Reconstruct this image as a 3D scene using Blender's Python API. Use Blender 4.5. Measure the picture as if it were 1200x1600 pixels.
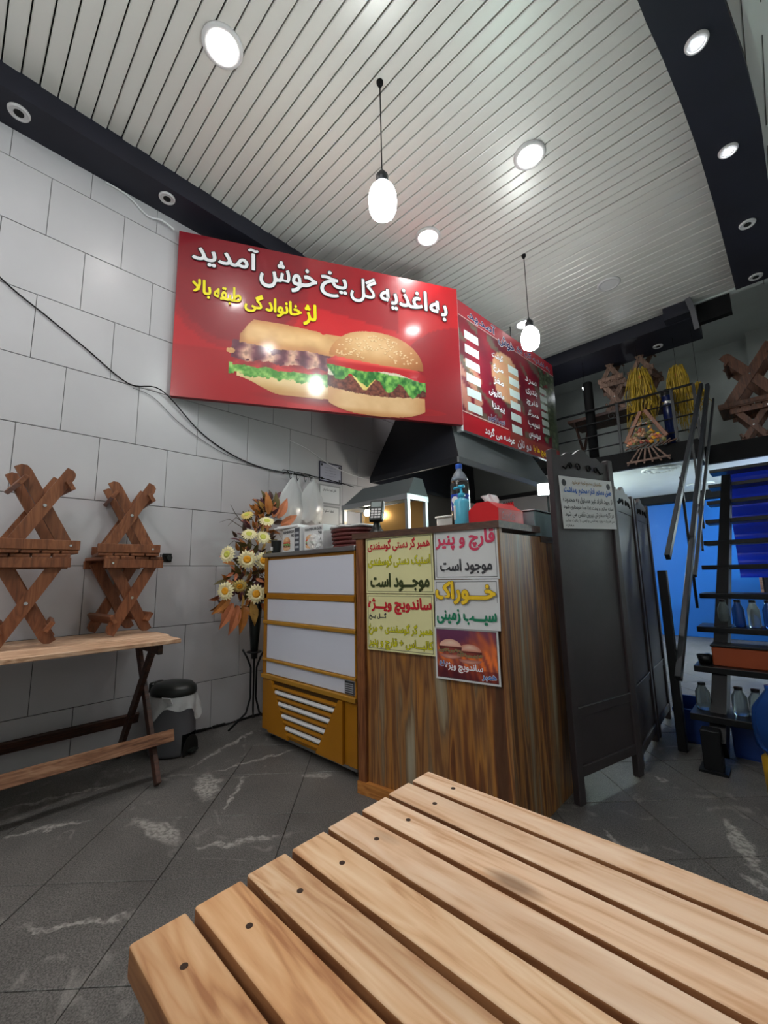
import bpy, bmesh, math, random
from mathutils import Vector, Matrix
for o in list(bpy.data.objects): bpy.data.objects.remove(o)
R = random.Random(7)
SC = bpy.context.scene
COL = SC.collection
PI = math.pi

# ---------------------------------------------------------------- camera
cam = bpy.data.cameras.new('camera'); co = bpy.data.objects.new('camera', cam); COL.objects.link(co)
cam.sensor_fit = 'VERTICAL'; cam.sensor_height = 32.0; cam.lens = 32.0 * 654 / 1600
cam.clip_start = 0.02; cam.clip_end = 60
_up = Vector((-93, -4360, 654)).normalized()
_yy = Vector((630, 85, 654)).normalized(); _yy = (_yy - _up * _yy.dot(_up)).normalized()
_xx = _yy.cross(_up)
co.matrix_world = Matrix(((_xx[0], -_xx[1], -_xx[2], 0), (_yy[0], -_yy[1], -_yy[2], 0),
                          (_up[0], -_up[1], -_up[2], 1.03), (0, 0, 0, 1)))
SC.camera = co
# ---------------------------------------------------------------- world, exposure
w = bpy.data.worlds.new('world'); SC.world = w; w.use_nodes = True
w.node_tree.nodes['Background'].inputs[0].default_value = (0.55, 0.6, 0.7, 1)
w.node_tree.nodes['Background'].inputs[1].default_value = 0.02
SC.view_settings.view_transform = 'Standard'; SC.view_settings.look = 'None'
SC.view_settings.gamma = 1; SC.view_settings.use_curve_mapping = False
SC.view_settings.exposure = 1.1
LAMP_W = 44.0      # emission strength of the big recessed ceiling lamps
PEND_W = 30.0      # pendant globes
SPOT_W = 25.0      # small band spots
FLOOD_W = 220.0     # kitchen flood light

# ---------------------------------------------------------------- helpers
def lin(c):
    return tuple(((v / 12.92) if v <= 0.04045 else ((v + 0.055) / 1.055) ** 2.4) for v in c)
def rgb(r, g, b): return lin((r / 255, g / 255, b / 255)) + (1,)
def mat(name, col, rough=0.5, metal=0.0, spec=0.5, trans=0.0, alpha=1.0, emit=None, es=0.0, coat=0.0, bump=None, var=None, ior=1.45):
    m = bpy.data.materials.new(name); m.use_nodes = True
    nt = m.node_tree; b = nt.nodes['Principled BSDF']
    b.inputs['Base Color'].default_value = col; b.inputs['Roughness'].default_value = rough
    b.inputs['Metallic'].default_value = metal; b.inputs['Specular IOR Level'].default_value = spec
    b.inputs['Transmission Weight'].default_value = trans; b.inputs['Alpha'].default_value = alpha
    b.inputs['Coat Weight'].default_value = coat; b.inputs['IOR'].default_value = ior
    if emit: b.inputs['Emission Color'].default_value = emit; b.inputs['Emission Strength'].default_value = es
    if bump or var:
        tc = nt.nodes.new('ShaderNodeTexCoord')
        if var:                                   # (scale, amount)
            n = nt.nodes.new('ShaderNodeTexNoise'); n.inputs['Scale'].default_value = var[0]; n.inputs['Detail'].default_value = 5
            nt.links.new(tc.outputs['Object'], n.inputs['Vector'])
            mx = nt.nodes.new('ShaderNodeMix'); mx.data_type = 'RGBA'
            a = tuple(v * (1 - var[1]) for v in col[:3]) + (1,); c = tuple(min(1, v * (1 + var[1])) for v in col[:3]) + (1,)
            mx.inputs[6].default_value = a; mx.inputs[7].default_value = c
            r = nt.nodes.new('ShaderNodeMapRange'); r.inputs[1].default_value = 0.3; r.inputs[2].default_value = 0.7
            nt.links.new(n.outputs['Fac'], r.inputs[0]); nt.links.new(r.outputs[0], mx.inputs[0]); nt.links.new(mx.outputs[2], b.inputs['Base Color'])
        if bump:                                  # (scale, strength)
            n = nt.nodes.new('ShaderNodeTexNoise'); n.inputs['Scale'].default_value = bump[0]; n.inputs['Detail'].default_value = 4
            nt.links.new(tc.outputs['Object'], n.inputs['Vector'])
            bp = nt.nodes.new('ShaderNodeBump'); bp.inputs['Strength'].default_value = bump[1]; bp.inputs['Distance'].default_value = 0.01
            nt.links.new(n.outputs['Fac'], bp.inputs['Height']); nt.links.new(bp.outputs[0], b.inputs['Normal'])
    return m
def wood(name, dark, mid, light, axis=0, rough=0.5, fine=60, stain=0.35, knots=0.0, coat=0.0, per_obj=0.12):
    """procedural timber, grain running along the given object axis"""
    m = bpy.data.materials.new(name); m.use_nodes = True; nt = m.node_tree; L = nt.links; N = nt.nodes.new
    b = nt.nodes['Principled BSDF']; b.inputs['Roughness'].default_value = rough; b.inputs['Coat Weight'].default_value = coat
    tc = N('ShaderNodeTexCoord'); oi = N('ShaderNodeObjectInfo')
    ad = N('ShaderNodeVectorMath'); ad.operation = 'ADD'
    sc = N('ShaderNodeVectorMath'); sc.operation = 'SCALE'; sc.inputs[3].default_value = 7.3
    cb = N('ShaderNodeCombineXYZ')
    for i in range(3): L.new(oi.outputs['Random'], cb.inputs[i])
    L.new(cb.outputs[0], sc.inputs[0]); L.new(tc.outputs['Object'], ad.inputs[0]); L.new(sc.outputs[0], ad.inputs[1])
    mp = N('ShaderNodeMapping'); s = [1.0, 1.0, 1.0]; s[axis] = 0.07; mp.inputs['Scale'].default_value = s
    L.new(ad.outputs[0], mp.inputs[0])
    n1 = N('ShaderNodeTexNoise'); n1.inputs['Scale'].default_value = fine; n1.inputs['Detail'].default_value = 6; n1.inputs['Distortion'].default_value = 0.6
    L.new(mp.outputs[0], n1.inputs['Vector'])
    mp2 = N('ShaderNodeMapping'); s2 = [1.0, 1.0, 1.0]; s2[axis] = 0.16; mp2.inputs['Scale'].default_value = s2
    L.new(ad.outputs[0], mp2.inputs[0])
    n2 = N('ShaderNodeTexNoise'); n2.inputs['Scale'].default_value = 14; n2.inputs['Detail'].default_value = 3; n2.inputs['Distortion'].default_value = 1.2
    L.new(mp2.outputs[0], n2.inputs['Vector'])
    mt = N('ShaderNodeMath'); mt.operation = 'MULTIPLY'; mt.inputs[1].default_value = 7.0; L.new(n2.outputs['Fac'], mt.inputs[0])
    fr = N('ShaderNodeMath'); fr.operation = 'PINGPONG'; fr.inputs[1].default_value = 0.5; L.new(mt.outputs[0], fr.inputs[0])
    a1 = N('ShaderNodeMath'); a1.operation = 'MULTIPLY_ADD'; a1.inputs[1].default_value = 0.55; L.new(fr.outputs[0], a1.inputs[0]); L.new(n1.outputs['Fac'], a1.inputs[2])
    cr = N('ShaderNodeValToRGB'); e = cr.color_ramp.elements
    e[0].position = 0.38; e[0].color = dark; e[1].position = 0.9; e[1].color = light
    k = e.new(0.6); k.color = mid
    L.new(a1.outputs[0], cr.inputs[0])
    n3 = N('ShaderNodeTexNoise'); n3.inputs['Scale'].default_value = 5.5; n3.inputs['Detail'].default_value = 4; L.new(mp2.outputs[0], n3.inputs['Vector'])
    r3 = N('ShaderNodeMapRange'); r3.inputs[1].default_value = 0.5; r3.inputs[2].default_value = 0.75; r3.inputs[4].default_value = stain; L.new(n3.outputs['Fac'], r3.inputs[0])
    mx = N('ShaderNodeMix'); mx.data_type = 'RGBA'; mx.inputs[7].default_value = tuple(v * 0.55 for v in dark[:3]) + (1,)
    L.new(r3.outputs[0], mx.inputs[0]); L.new(cr.outputs[0], mx.inputs[6]); out = mx.outputs[2]
    if knots:
        vm = N('ShaderNodeMapping'); s4 = [9.0, 9.0, 9.0]; s4[axis] = 3.2; s4[2] = 0.3 if axis == 0 else s4[2]; vm.inputs['Scale'].default_value = s4; L.new(ad.outputs[0], vm.inputs[0])
        vo = N('ShaderNodeTexVoronoi'); vo.inputs['Scale'].default_value = 1.0; L.new(vm.outputs[0], vo.inputs['Vector'])
        r4 = N('ShaderNodeMapRange'); r4.inputs[1].default_value = 0.06; r4.inputs[2].default_value = 0.13; r4.inputs[3].default_value = knots; r4.inputs[4].default_value = 0; L.new(vo.outputs['Distance'], r4.inputs[0])
        m4 = N('ShaderNodeMix'); m4.data_type = 'RGBA'; m4.inputs[7].default_value = tuple(v * 0.4 for v in dark[:3]) + (1,)
        L.new(r4.outputs[0], m4.inputs[0]); L.new(out, m4.inputs[6]); out = m4.outputs[2]
    hv = N('ShaderNodeHueSaturation'); r5 = N('ShaderNodeMapRange'); r5.inputs[3].default_value = 1 - per_obj; r5.inputs[4].default_value = 1 + per_obj
    L.new(oi.outputs['Random'], r5.inputs[0]); L.new(r5.outputs[0], hv.inputs['Value']); L.new(out, hv.inputs['Color']); L.new(hv.outputs[0], b.inputs['Base Color'])
    bp = N('ShaderNodeBump'); bp.inputs['Strength'].default_value = 0.25; bp.inputs['Distance'].default_value = 0.004; L.new(n1.outputs['Fac'], bp.inputs['Height']); L.new(bp.outputs[0], b.inputs['Normal'])
    return m
def link(o, parent=None):
    COL.objects.link(o)
    if parent is not None: o.parent = parent
    return o
def obj(name, bm, m, parent=None, smooth=False, mats=None):
    me = bpy.data.meshes.new(name); bm.normal_update(); bm.to_mesh(me); bm.free()
    for x in (mats or [m]): me.materials.append(x)
    if smooth:
        for p in me.polygons: p.use_smooth = True
    return link(bpy.data.objects.new(name, me), parent)
def tag(o, label=None, cat=None, group=None, kind=None):
    for k, v in (('label', label), ('category', cat), ('group', group), ('kind', kind)):
        if v: o[k] = v
    return o
def thing(name, label, cat, loc=(0, 0, 0), rz=0, group=None):
    o = bpy.data.objects.new(name, None); o.empty_display_size = 0.05; o.location = loc; o.rotation_euler = (0, 0, rz)
    return tag(link(o), label, cat, group)
def dup(root, loc=None, rot=None, label=None, group=None):
    r = root.copy(); COL.objects.link(r)
    if loc is not None: r.location = loc
    if rot is not None: r.rotation_euler = rot
    if label: r['label'] = label
    if group: r['group'] = group
    for ch in list(root.children):
        c = ch.copy(); COL.objects.link(c); c.parent = r
        for g in list(ch.children):
            d = g.copy(); COL.objects.link(d); d.parent = c
    return r
def box(bm, x0, x1, y0, y1, z0, z1, bev=0.0, M=None, seg=1):
    t = bmesh.new()
    bmesh.ops.create_cube(t, size=1)
    bmesh.ops.scale(t, vec=(x1 - x0, y1 - y0, z1 - z0), verts=t.verts)
    if bev: bmesh.ops.bevel(t, geom=list(t.edges), offset=bev, segments=seg, affect='EDGES', profile=0.6)
    bmesh.ops.translate(t, vec=((x0 + x1) / 2, (y0 + y1) / 2, (z0 + z1) / 2), verts=t.verts)
    if M is not None: bmesh.ops.transform(t, matrix=M, verts=t.verts)
    merge(bm, t)
    return bm
def merge(bm, t):
    me = bpy.data.meshes.new('tmp'); t.to_mesh(me); t.free(); bm.from_mesh(me); bpy.data.meshes.remove(me)
def B(*a, **k): return box(bmesh.new(), *a, **k)
def bar(bm, p, q, wdt, thk, side=(0, 0, 1), bev=0.0):
    """board from p to q; width along `side` made perpendicular, thickness along the third axis"""
    p = Vector(p); q = Vector(q); d = q - p; L = d.length; d.normalize()
    s = Vector(side); s = (s - d * s.dot(d)).normalized(); t = d.cross(s)
    M = Matrix.Translation((p + q) / 2) @ Matrix((d, s, t)).transposed().to_4x4()
    return box(bm, -L / 2, L / 2, -wdt / 2, wdt / 2, -thk / 2, thk / 2, bev, M)
def tube(bm, pts, r, seg=8, cap=True):
    pts = [Vector(p) for p in pts]; rings = []; n = None
    rr = r if isinstance(r, (list, tuple)) else [r] * len(pts)
    for i, p in enumerate(pts):
        d = (pts[min(i + 1, len(pts) - 1)] - pts[max(i - 1, 0)]).normalized()
        if n is None: n = d.orthogonal().normalized()
        n = (n - d * n.dot(d)).normalized(); b = d.cross(n)
        rings.append([bm.verts.new(p + (n * math.cos(2 * PI * k / seg) + b * math.sin(2 * PI * k / seg)) * rr[i]) for k in range(seg)])
    for a, b in zip(rings, rings[1:]):
        for k in range(seg): bm.faces.new((a[k], a[(k + 1) % seg], b[(k + 1) % seg], b[k]))
    if cap:
        try: bm.faces.new(rings[0][::-1]); bm.faces.new(rings[-1])
        except Exception: pass
    return bm
def lathe(bm, prof, c=(0, 0, 0), seg=20, sx=1, sy=1, M=None):
    rings = []
    for r, z in prof:
        ring = []
        for k in range(seg):
            v = Vector((c[0] + r * sx * math.cos(2 * PI * k / seg), c[1] + r * sy * math.sin(2 * PI * k / seg), c[2] + z))
            if M is not None: v = M @ v
            ring.append(bm.verts.new(v))
        rings.append(ring)
    for a, b in zip(rings, rings[1:]):
        for k in range(seg): bm.faces.new((a[k], a[(k + 1) % seg], b[(k + 1) % seg], b[k]))
    if prof[0][0] > 1e-5: bm.faces.new(rings[0][::-1])
    if prof[-1][0] > 1e-5: bm.faces.new(rings[-1])
    bmesh.ops.remove_doubles(bm, verts=bm.verts, dist=1e-5)
    return bm
def prism(bm, pts, y0, y1, M=None):
    """polygon in XZ extruded along Y"""
    a = [Vector((p[0], y0, p[1])) for p in pts]; b = [Vector((p[0], y1, p[1])) for p in pts]
    if M is not None: a = [M @ v for v in a]; b = [M @ v for v in b]
    A = [bm.verts.new(v) for v in a]; Bv = [bm.verts.new(v) for v in b]; n = len(pts)
    bm.faces.new(A); bm.faces.new(Bv[::-1])
    for k in range(n): bm.faces.new((A[(k + 1) % n], A[k], Bv[k], Bv[(k + 1) % n]))
    bmesh.ops.recalc_face_normals(bm, faces=bm.faces)
    return bm
def frame(P, d, tilt=None):
    """matrix of a panel: local x runs along d, local y up, local z out towards the viewer"""
    d = Vector(d).normalized(); u = Vector(tilt or (0, 0, 1)).normalized(); n = d.cross(u).normalized(); u = n.cross(d)
    return Matrix.Translation(P) @ Matrix((d, u, n)).transposed().to_4x4()

# ---------------------------------------------------------------- writing
_F = {'ا': (0xFE8D, 0xFE8E), 'آ': (0xFE81, 0xFE82), 'ب': 0xFE8F, 'پ': 0xFB56, 'ت': 0xFE95, 'ث': 0xFE99, 'ج': 0xFE9D, 'چ': 0xFB7A,
      'ح': 0xFEA1, 'خ': 0xFEA5, 'د': (0xFEA9, 0xFEAA), 'ذ': (0xFEAB, 0xFEAC), 'ر': (0xFEAD, 0xFEAE), 'ز': (0xFEAF, 0xFEB0),
      'ژ': (0xFB8A, 0xFB8B), 'س': 0xFEB1, 'ش': 0xFEB5, 'ص': 0xFEB9, 'ض': 0xFEBD, 'ط': 0xFEC1, 'ظ': 0xFEC5, 'ع': 0xFEC9,
      'غ': 0xFECD, 'ف': 0xFED1, 'ق': 0xFED5, 'ک': 0xFB8E, 'گ': 0xFB92, 'ل': 0xFEDD, 'م': 0xFEE1, 'ن': 0xFEE5, 'ه': 0xFEE9,
      'و': (0xFEED, 0xFEEE), 'ی': 0xFBFC, 'ئ': 0xFE89}
def shape(s):
    s = s.replace('لا', '\u0001'); out = []
    def dual(c): return c == 'ـ' or isinstance(_F.get(c), int)
    def joins(c): return c == 'ـ' or c in _F or c == '\u0001'
    for i, c in enumerate(s):
        pv = i > 0 and dual(s[i - 1]) and joins(c); nx = dual(c) and i + 1 < len(s) and joins(s[i + 1])
        if c == '\u0001': out.append(chr(0xFEFC if pv else 0xFEFB))
        elif c in _F:
            f = _F[c]
            if isinstance(f, tuple): out.append(chr(f[1] if pv else f[0]))
            else: out.append(chr(f + (3 if pv and nx else 2 if nx else 1 if pv else 0)))
        else: out.append(c)
    return ''.join(out[::-1])
def text_mesh(s, shear=0.0, res=2, persian=True):
    c = bpy.data.curves.new('t', 'FONT'); c.body = shape(s) if persian else s; c.resolution_u = res; c.shear = shear
    o = bpy.data.objects.new('t', c); COL.objects.link(o)
    me = bpy.data.meshes.new_from_object(o.evaluated_get(bpy.context.evaluated_depsgraph_get()))
    bpy.data.objects.remove(o); bpy.data.curves.remove(c)
    return me
def write(parent, s, u0, v0, u1, v1, m, n=0.002, bold=0.02, outline=None, ow=0.03, skew=0.0, persian=True, shear=0.0, name='lettering'):
    """fit the words into the panel rectangle u0..u1 x v0..v1; n is the height above the panel"""
    base = text_mesh(s, shear, persian=persian)
    V = [tuple(v.co[:2]) for v in base.vertices]; Fc = [tuple(p.vertices) for p in base.polygons]; bpy.data.meshes.remove(base)
    xs = [v[0] for v in V]; ys = [v[1] for v in V]; x0, x1, y0, y1 = min(xs), max(xs), min(ys), max(ys)
    kx = (u1 - u0) / (x1 - x0); ky = (v1 - v0) / (y1 - y0); kk = min(kx, ky)
    def build(rad, nm, mm, nn):
        offs = [(0, 0)] + [(rad * kk * math.cos(a * PI / 4), rad * kk * math.sin(a * PI / 4)) for a in range(8)] if rad > .004 else [(0, 0)]
        vs, fs = [], []
        for q, (ox, oy_) in enumerate(offs):
            k = len(vs); vs += [(u0 + (v[0] - x0) * kx + ox, v0 + (v[1] - y0) * ky + oy_ + skew * (v[0] - x0) * kx, nn + q * 4e-6) for v in V]; fs += [tuple(i + k for i in f) for f in Fc]
        me = bpy.data.meshes.new(nm); me.from_pydata(vs, [], fs); me.materials.append(mm); return link(bpy.data.objects.new(nm, me), parent)
    t = build(bold, name, m, n)
    if outline: build(bold + ow, name + '_outline', outline, n - 0.0006)
    return t

# printed pictures: flat coloured polygons (one material reading a colour attribute)
def print_mat(name, rough=0.35, coat=0.0):
    m = bpy.data.materials.new(name); m.use_nodes = True; nt = m.node_tree; b = nt.nodes['Principled BSDF']
    a = nt.nodes.new('ShaderNodeAttribute'); a.attribute_name = 'Col'; nt.links.new(a.outputs['Color'], b.inputs['Base Color'])
    b.inputs['Roughness'].default_value = rough; b.inputs['Coat Weight'].default_value = coat; b.inputs['Coat Roughness'].default_value = 0.12
    return m
class Art:
    def __init__(s): s.v = []; s.f = []; s.c = []
    def fan(s, pts, cc, ce, n, centre=None):
        cx = centre[0] if centre else sum(p[0] for p in pts) / len(pts); cy = centre[1] if centre else sum(p[1] for p in pts) / len(pts)
        i = len(s.v); s.v.append((cx, cy, n)); s.c.append(cc)
        k = len(pts)
        for p in pts: s.v.append((p[0], p[1], n)); s.c.append(ce(p) if callable(ce) else ce)
        for j in range(k): s.f.append((i, i + 1 + j, i + 1 + (j + 1) % k))
    def grid(s, u0, u1, v0, v1, nu, nv, fn, n):
        i = len(s.v)
        for b in range(nv + 1):
            for a in range(nu + 1):
                u = a / nu; v = b / nv; s.v.append((u0 + (u1 - u0) * u, v0 + (v1 - v0) * v, n)); s.c.append(fn(u, v))
        for b in range(nv):
            for a in range(nu):
                q = i + b * (nu + 1) + a; s.f.append((q, q + 1, q + nu + 2, q + nu + 1))
    def build(s, name, m, parent):
        me = bpy.data.meshes.new(name); me.from_pydata(s.v, [], s.f)
        at = me.color_attributes.new('Col', 'FLOAT_COLOR', 'POINT')
        for i, c in enumerate(s.c): at.data[i].color = lin(tuple(x / 255 for x in c[:3])) + (1,)
        me.materials.append(m)
        return link(bpy.data.objects.new(name, me), parent)
def ell(cx, cy, rx, ry, k=24, a0=0, a1=2 * PI, jit=0.0, rnd=None):
    rnd = rnd or R
    return [(cx + rx * math.cos(a0 + (a1 - a0) * i / k) * (1 + rnd.uniform(-jit, jit)), cy + ry * math.sin(a0 + (a1 - a0) * i / k) * (1 + rnd.uniform(-jit, jit))) for i in range(k + (0 if abs(a1 - a0 - 2 * PI) < 1e-6 else 1))]
def mixc(a, b, t): t = max(0, min(1, t)); return tuple(x + (y - x) * t for x, y in zip(a, b))
def smooth_noise(seed):
    rr = random.Random(seed); ph = [(rr.uniform(2, 9), rr.uniform(2, 9), rr.uniform(0, 6)) for _ in range(7)]
    return lambda u, v: sum(math.sin(a * u + b * v + c) for a, b, c in ph) / 7

SMEARS = (((-2.36, 1.07), (-2.12, .98), .055), ((-2.17, .69), (-1.88, .745), .04), ((-2.19, 1.206), (-1.93, .965), .012), ((-1.95, 1.40), (-1.85, 1.52), .025),
          ((-2.52, 1.06), (-2.76, 1.57), .018), ((-2.36, 1.10), (-2.27, 1.60), .014), ((-.30, 2.32), (-.185, 2.0), .03), ((-.21, 1.96), (-.165, 1.92), .02), ((-2.46, .27), (-2.33, .54), .016),
          ((-1.79, .26), (-1.61, .50), .012), ((-1.78, .80), (-1.61, 1.04), .014), ((-1.76, .83), (-1.66, .95), .014), ((-.65, 1.92), (-.49, 1.82), .008), ((-.61, 2.57), (-.54, 2.55), .02), ((-2.75, .31), (-2.63, .68), .016))
# ---------------------------------------------------------------- materials
M_tile = mat('glazed_wall_tile', rgb(184, 182, 186), 0.3, spec=0.4, var=(2.5, 0.04), bump=(3, 0.05))
M_grout = mat('tile_grout', rgb(92, 90, 88), 0.9)
M_plaster = mat('white_plaster', rgb(205, 210, 208), 0.8, var=(3, 0.05))
M_plank = mat('ceiling_plank_lacquer', rgb(212, 209, 205), 0.36, metal=0.1, spec=0.6, bump=(5, 0.03))
M_gap = mat('ceiling_void', rgb(18, 17, 16), 0.9)
M_band = mat('navy_soffit_paint', rgb(27, 27, 40), 0.55, var=(4, 0.15))
M_black = mat('black_paint', rgb(14, 14, 16), 0.75, spec=0.25)
M_screen = mat('dark_brown_paint', rgb(56, 49, 52), 0.5, var=(6, 0.12), bump=(40, 0.05))
M_iron = mat('black_iron', rgb(22, 23, 26), 0.4, metal=0.4)
M_steel = mat('brushed_steel', rgb(150, 152, 155), 0.35, metal=0.9, bump=(30, 0.03))
M_chrome = mat('chrome', rgb(210, 210, 212), 0.2, metal=1.0)
M_white = mat('white_enamel', rgb(225, 225, 228), 0.35)
M_ringw = mat('lamp_ring', rgb(205, 202, 204), 0.3)
M_lamp = mat('lamp_diffuser', (1, 1, 1, 1), 0.4, emit=(1.0, 0.95, 0.93, 1), es=LAMP_W)
M_lampf = mat('added_lamp_diffuser', (1, 1, 1, 1), 0.4, emit=(1.0, 0.95, 0.93, 1), es=LAMP_W * 1.9)  # stronger glow for the added front lamps, lifts the counter and fridge fronts
M_pend = mat('pendant_globe_glass', (1, 1, 1, 1), 0.4, emit=(0.93, 1.0, 0.98, 1), es=PEND_W)
M_spot = mat('spot_lens', (1, 1, 1, 1), 0.3, emit=(0.9, 0.95, 1.0, 1), es=SPOT_W)
M_flood = mat('flood_lens', (1, 1, 1, 1), 0.3, emit=(0.72, 1.0, 0.9, 1), es=FLOOD_W)
M_tube = mat('added_tube_glow', (1, 1, 1, 1), .4, emit=(.85, 1.0, .97, 1), es=150)
M_warmb = mat('warm_bulb', (1, 1, 1, 1), 0.3, emit=(1.0, 0.86, 0.62, 1), es=25)
M_offlamp = mat('unlit_lens', rgb(214, 212, 214), 0.35)
M_hood = mat('hood_black_metal', rgb(28, 29, 36), 0.45, metal=0.3, bump=(4, 0.1))
M_hoodg = mat('grey_metal_and_lit_hood', rgb(96, 102, 104), 0.4, metal=0.5, bump=(5, 0.12))
M_gold = mat('mustard_enamel', rgb(162, 106, 18), 0.42, var=(5, 0.08))
M_goldtrim = mat('brass_trim', rgb(190, 138, 50), 0.35, metal=0.3)
M_lilac = mat('fridge_white_panel', rgb(212, 214, 228), 0.28, spec=0.6)
M_glass = mat('clear_glass', (0.9, 0.95, 0.95, 1), 0.03, trans=1.0, ior=1.3)
M_frost = mat('frosted_glass', (0.6, 0.7, 0.7, 1), 0.35, trans=0.5)
M_bin = mat('grey_plastic', rgb(92, 92, 97), 0.45)
M_lid = mat('black_plastic', rgb(30, 34, 33), 0.35)
M_bag = mat('clear_polythene', (0.85, 0.87, 0.88, 1), 0.22, trans=0.15, alpha=0.6, bump=(25, 0.5))
M_paper = mat('white_paper', rgb(214, 214, 216), 0.6)
M_blue = mat('blue_wall_paint', rgb(6, 92, 176), 0.5)
M_bluep = mat('blue_plastic', rgb(10, 45, 185), 0.25, spec=0.6)
M_bluec = mat('blue_crate_plastic', rgb(12, 50, 120), 0.4)
M_red = mat('red_card', rgb(206, 34, 40), 0.35)
M_redd = mat('dark_red_basket', rgb(92, 34, 32), 0.5, bump=(60, 0.5))
M_print = print_mat('gloss_print', 0.38, 0.6)
M_printp = print_mat('paper_print', 0.55, 0.0)
W_table = wood('pine_slat_oiled', rgb(206, 158, 118), rgb(232, 194, 160), rgb(242, 212, 184), 0, 0.6, 70, 0.5, 0.8, 0.0, 0.05)
W_table2 = wood('pine_slat_worn', rgb(168, 112, 70), rgb(206, 154, 106), rgb(224, 180, 136), 0, 0.6, 70, 0.55, 0.8, 0.0, 0.05)
W_table3 = wood('pine_slat_mid', rgb(190, 138, 96), rgb(222, 178, 136), rgb(236, 202, 166), 0, 0.6, 70, 0.5, 0.8, 0.0, 0.05)
W_edge = wood('pine_edge_stained', rgb(96, 56, 30), rgb(136, 86, 50), rgb(168, 116, 74), 0, 0.6, 50, 0.4)
W_tend = wood('pine_batten', rgb(110, 70, 40), rgb(150, 105, 66), rgb(180, 135, 92), 1, 0.5)
W_stool = wood('walnut_stain', rgb(96, 54, 32), rgb(120, 70, 42), rgb(140, 88, 56), 0, 0.5, 40, 0.3)
W_stoolz = wood('walnut_stain_upright', rgb(96, 54, 32), rgb(120, 70, 42), rgb(140, 88, 56), 2, 0.5, 40, 0.3)
W_bench = wood('bench_top_pine', rgb(160, 118, 88), rgb(196, 158, 128), rgb(222, 190, 162), 1, 0.5, 60, 0.3)
W_rail = wood('bench_rail', rgb(95, 60, 42), rgb(135, 92, 66), rgb(165, 122, 94), 1, 0.5, 60, 0.3)
W_dark = wood('dark_walnut', rgb(40, 22, 16), rgb(62, 34, 24), rgb(84, 50, 36), 1, 0.5, 50, 0.3)
W_old = wood('grey_brown_timber', rgb(70, 48, 38), rgb(104, 76, 62), rgb(134, 104, 88), 0, 0.6)
def laminate():
    m = wood('rustic_laminate', rgb(84, 50, 30), rgb(124, 82, 48), rgb(150, 112, 74), 2, 0.42, 34, 0.6, 0.5, 0.0, 0.0)
    nt = m.node_tree; L = nt.links; N = nt.nodes.new; b = nt.nodes['Principled BSDF']; src = b.inputs['Base Color'].links[0].from_socket
    tc = N('ShaderNodeTexCoord'); mp = N('ShaderNodeMapping'); mp.inputs['Scale'].default_value = (8, 8, 0.55); L.new(tc.outputs['Object'], mp.inputs[0])
    n = N('ShaderNodeTexNoise'); n.inputs['Scale'].default_value = 1.6; n.inputs['Detail'].default_value = 3.5; n.inputs['Distortion'].default_value = 0.25; L.new(mp.outputs[0], n.inputs['Vector'])
    cr = N('ShaderNodeValToRGB'); e = cr.color_ramp.elements
    e[0].position = 0.33; e[0].color = rgb(70, 38, 24); e[1].position = 0.70; e[1].color = rgb(168, 160, 140)
    for p, c in ((0.41, rgb(112, 62, 32)), (0.455, rgb(176, 118, 52)), (0.49, rgb(142, 96, 54)), (0.53, rgb(104, 66, 42)), (0.565, rgb(160, 112, 62)), (0.60, rgb(112, 92, 72)), (0.64, rgb(150, 134, 108))):
        k = e.new(p); k.color = c
    L.new(n.outputs['Fac'], cr.inputs[0])
    mx = N('ShaderNodeMix'); mx.data_type = 'RGBA'; mx.blend_type = 'MIX'; mx.inputs[0].default_value = 0.8
    L.new(src, mx.inputs[6]); L.new(cr.outputs[0], mx.inputs[7]); L.new(mx.outputs[2], b.inputs['Base Color'])
    return m
W_lam = laminate()
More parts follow.
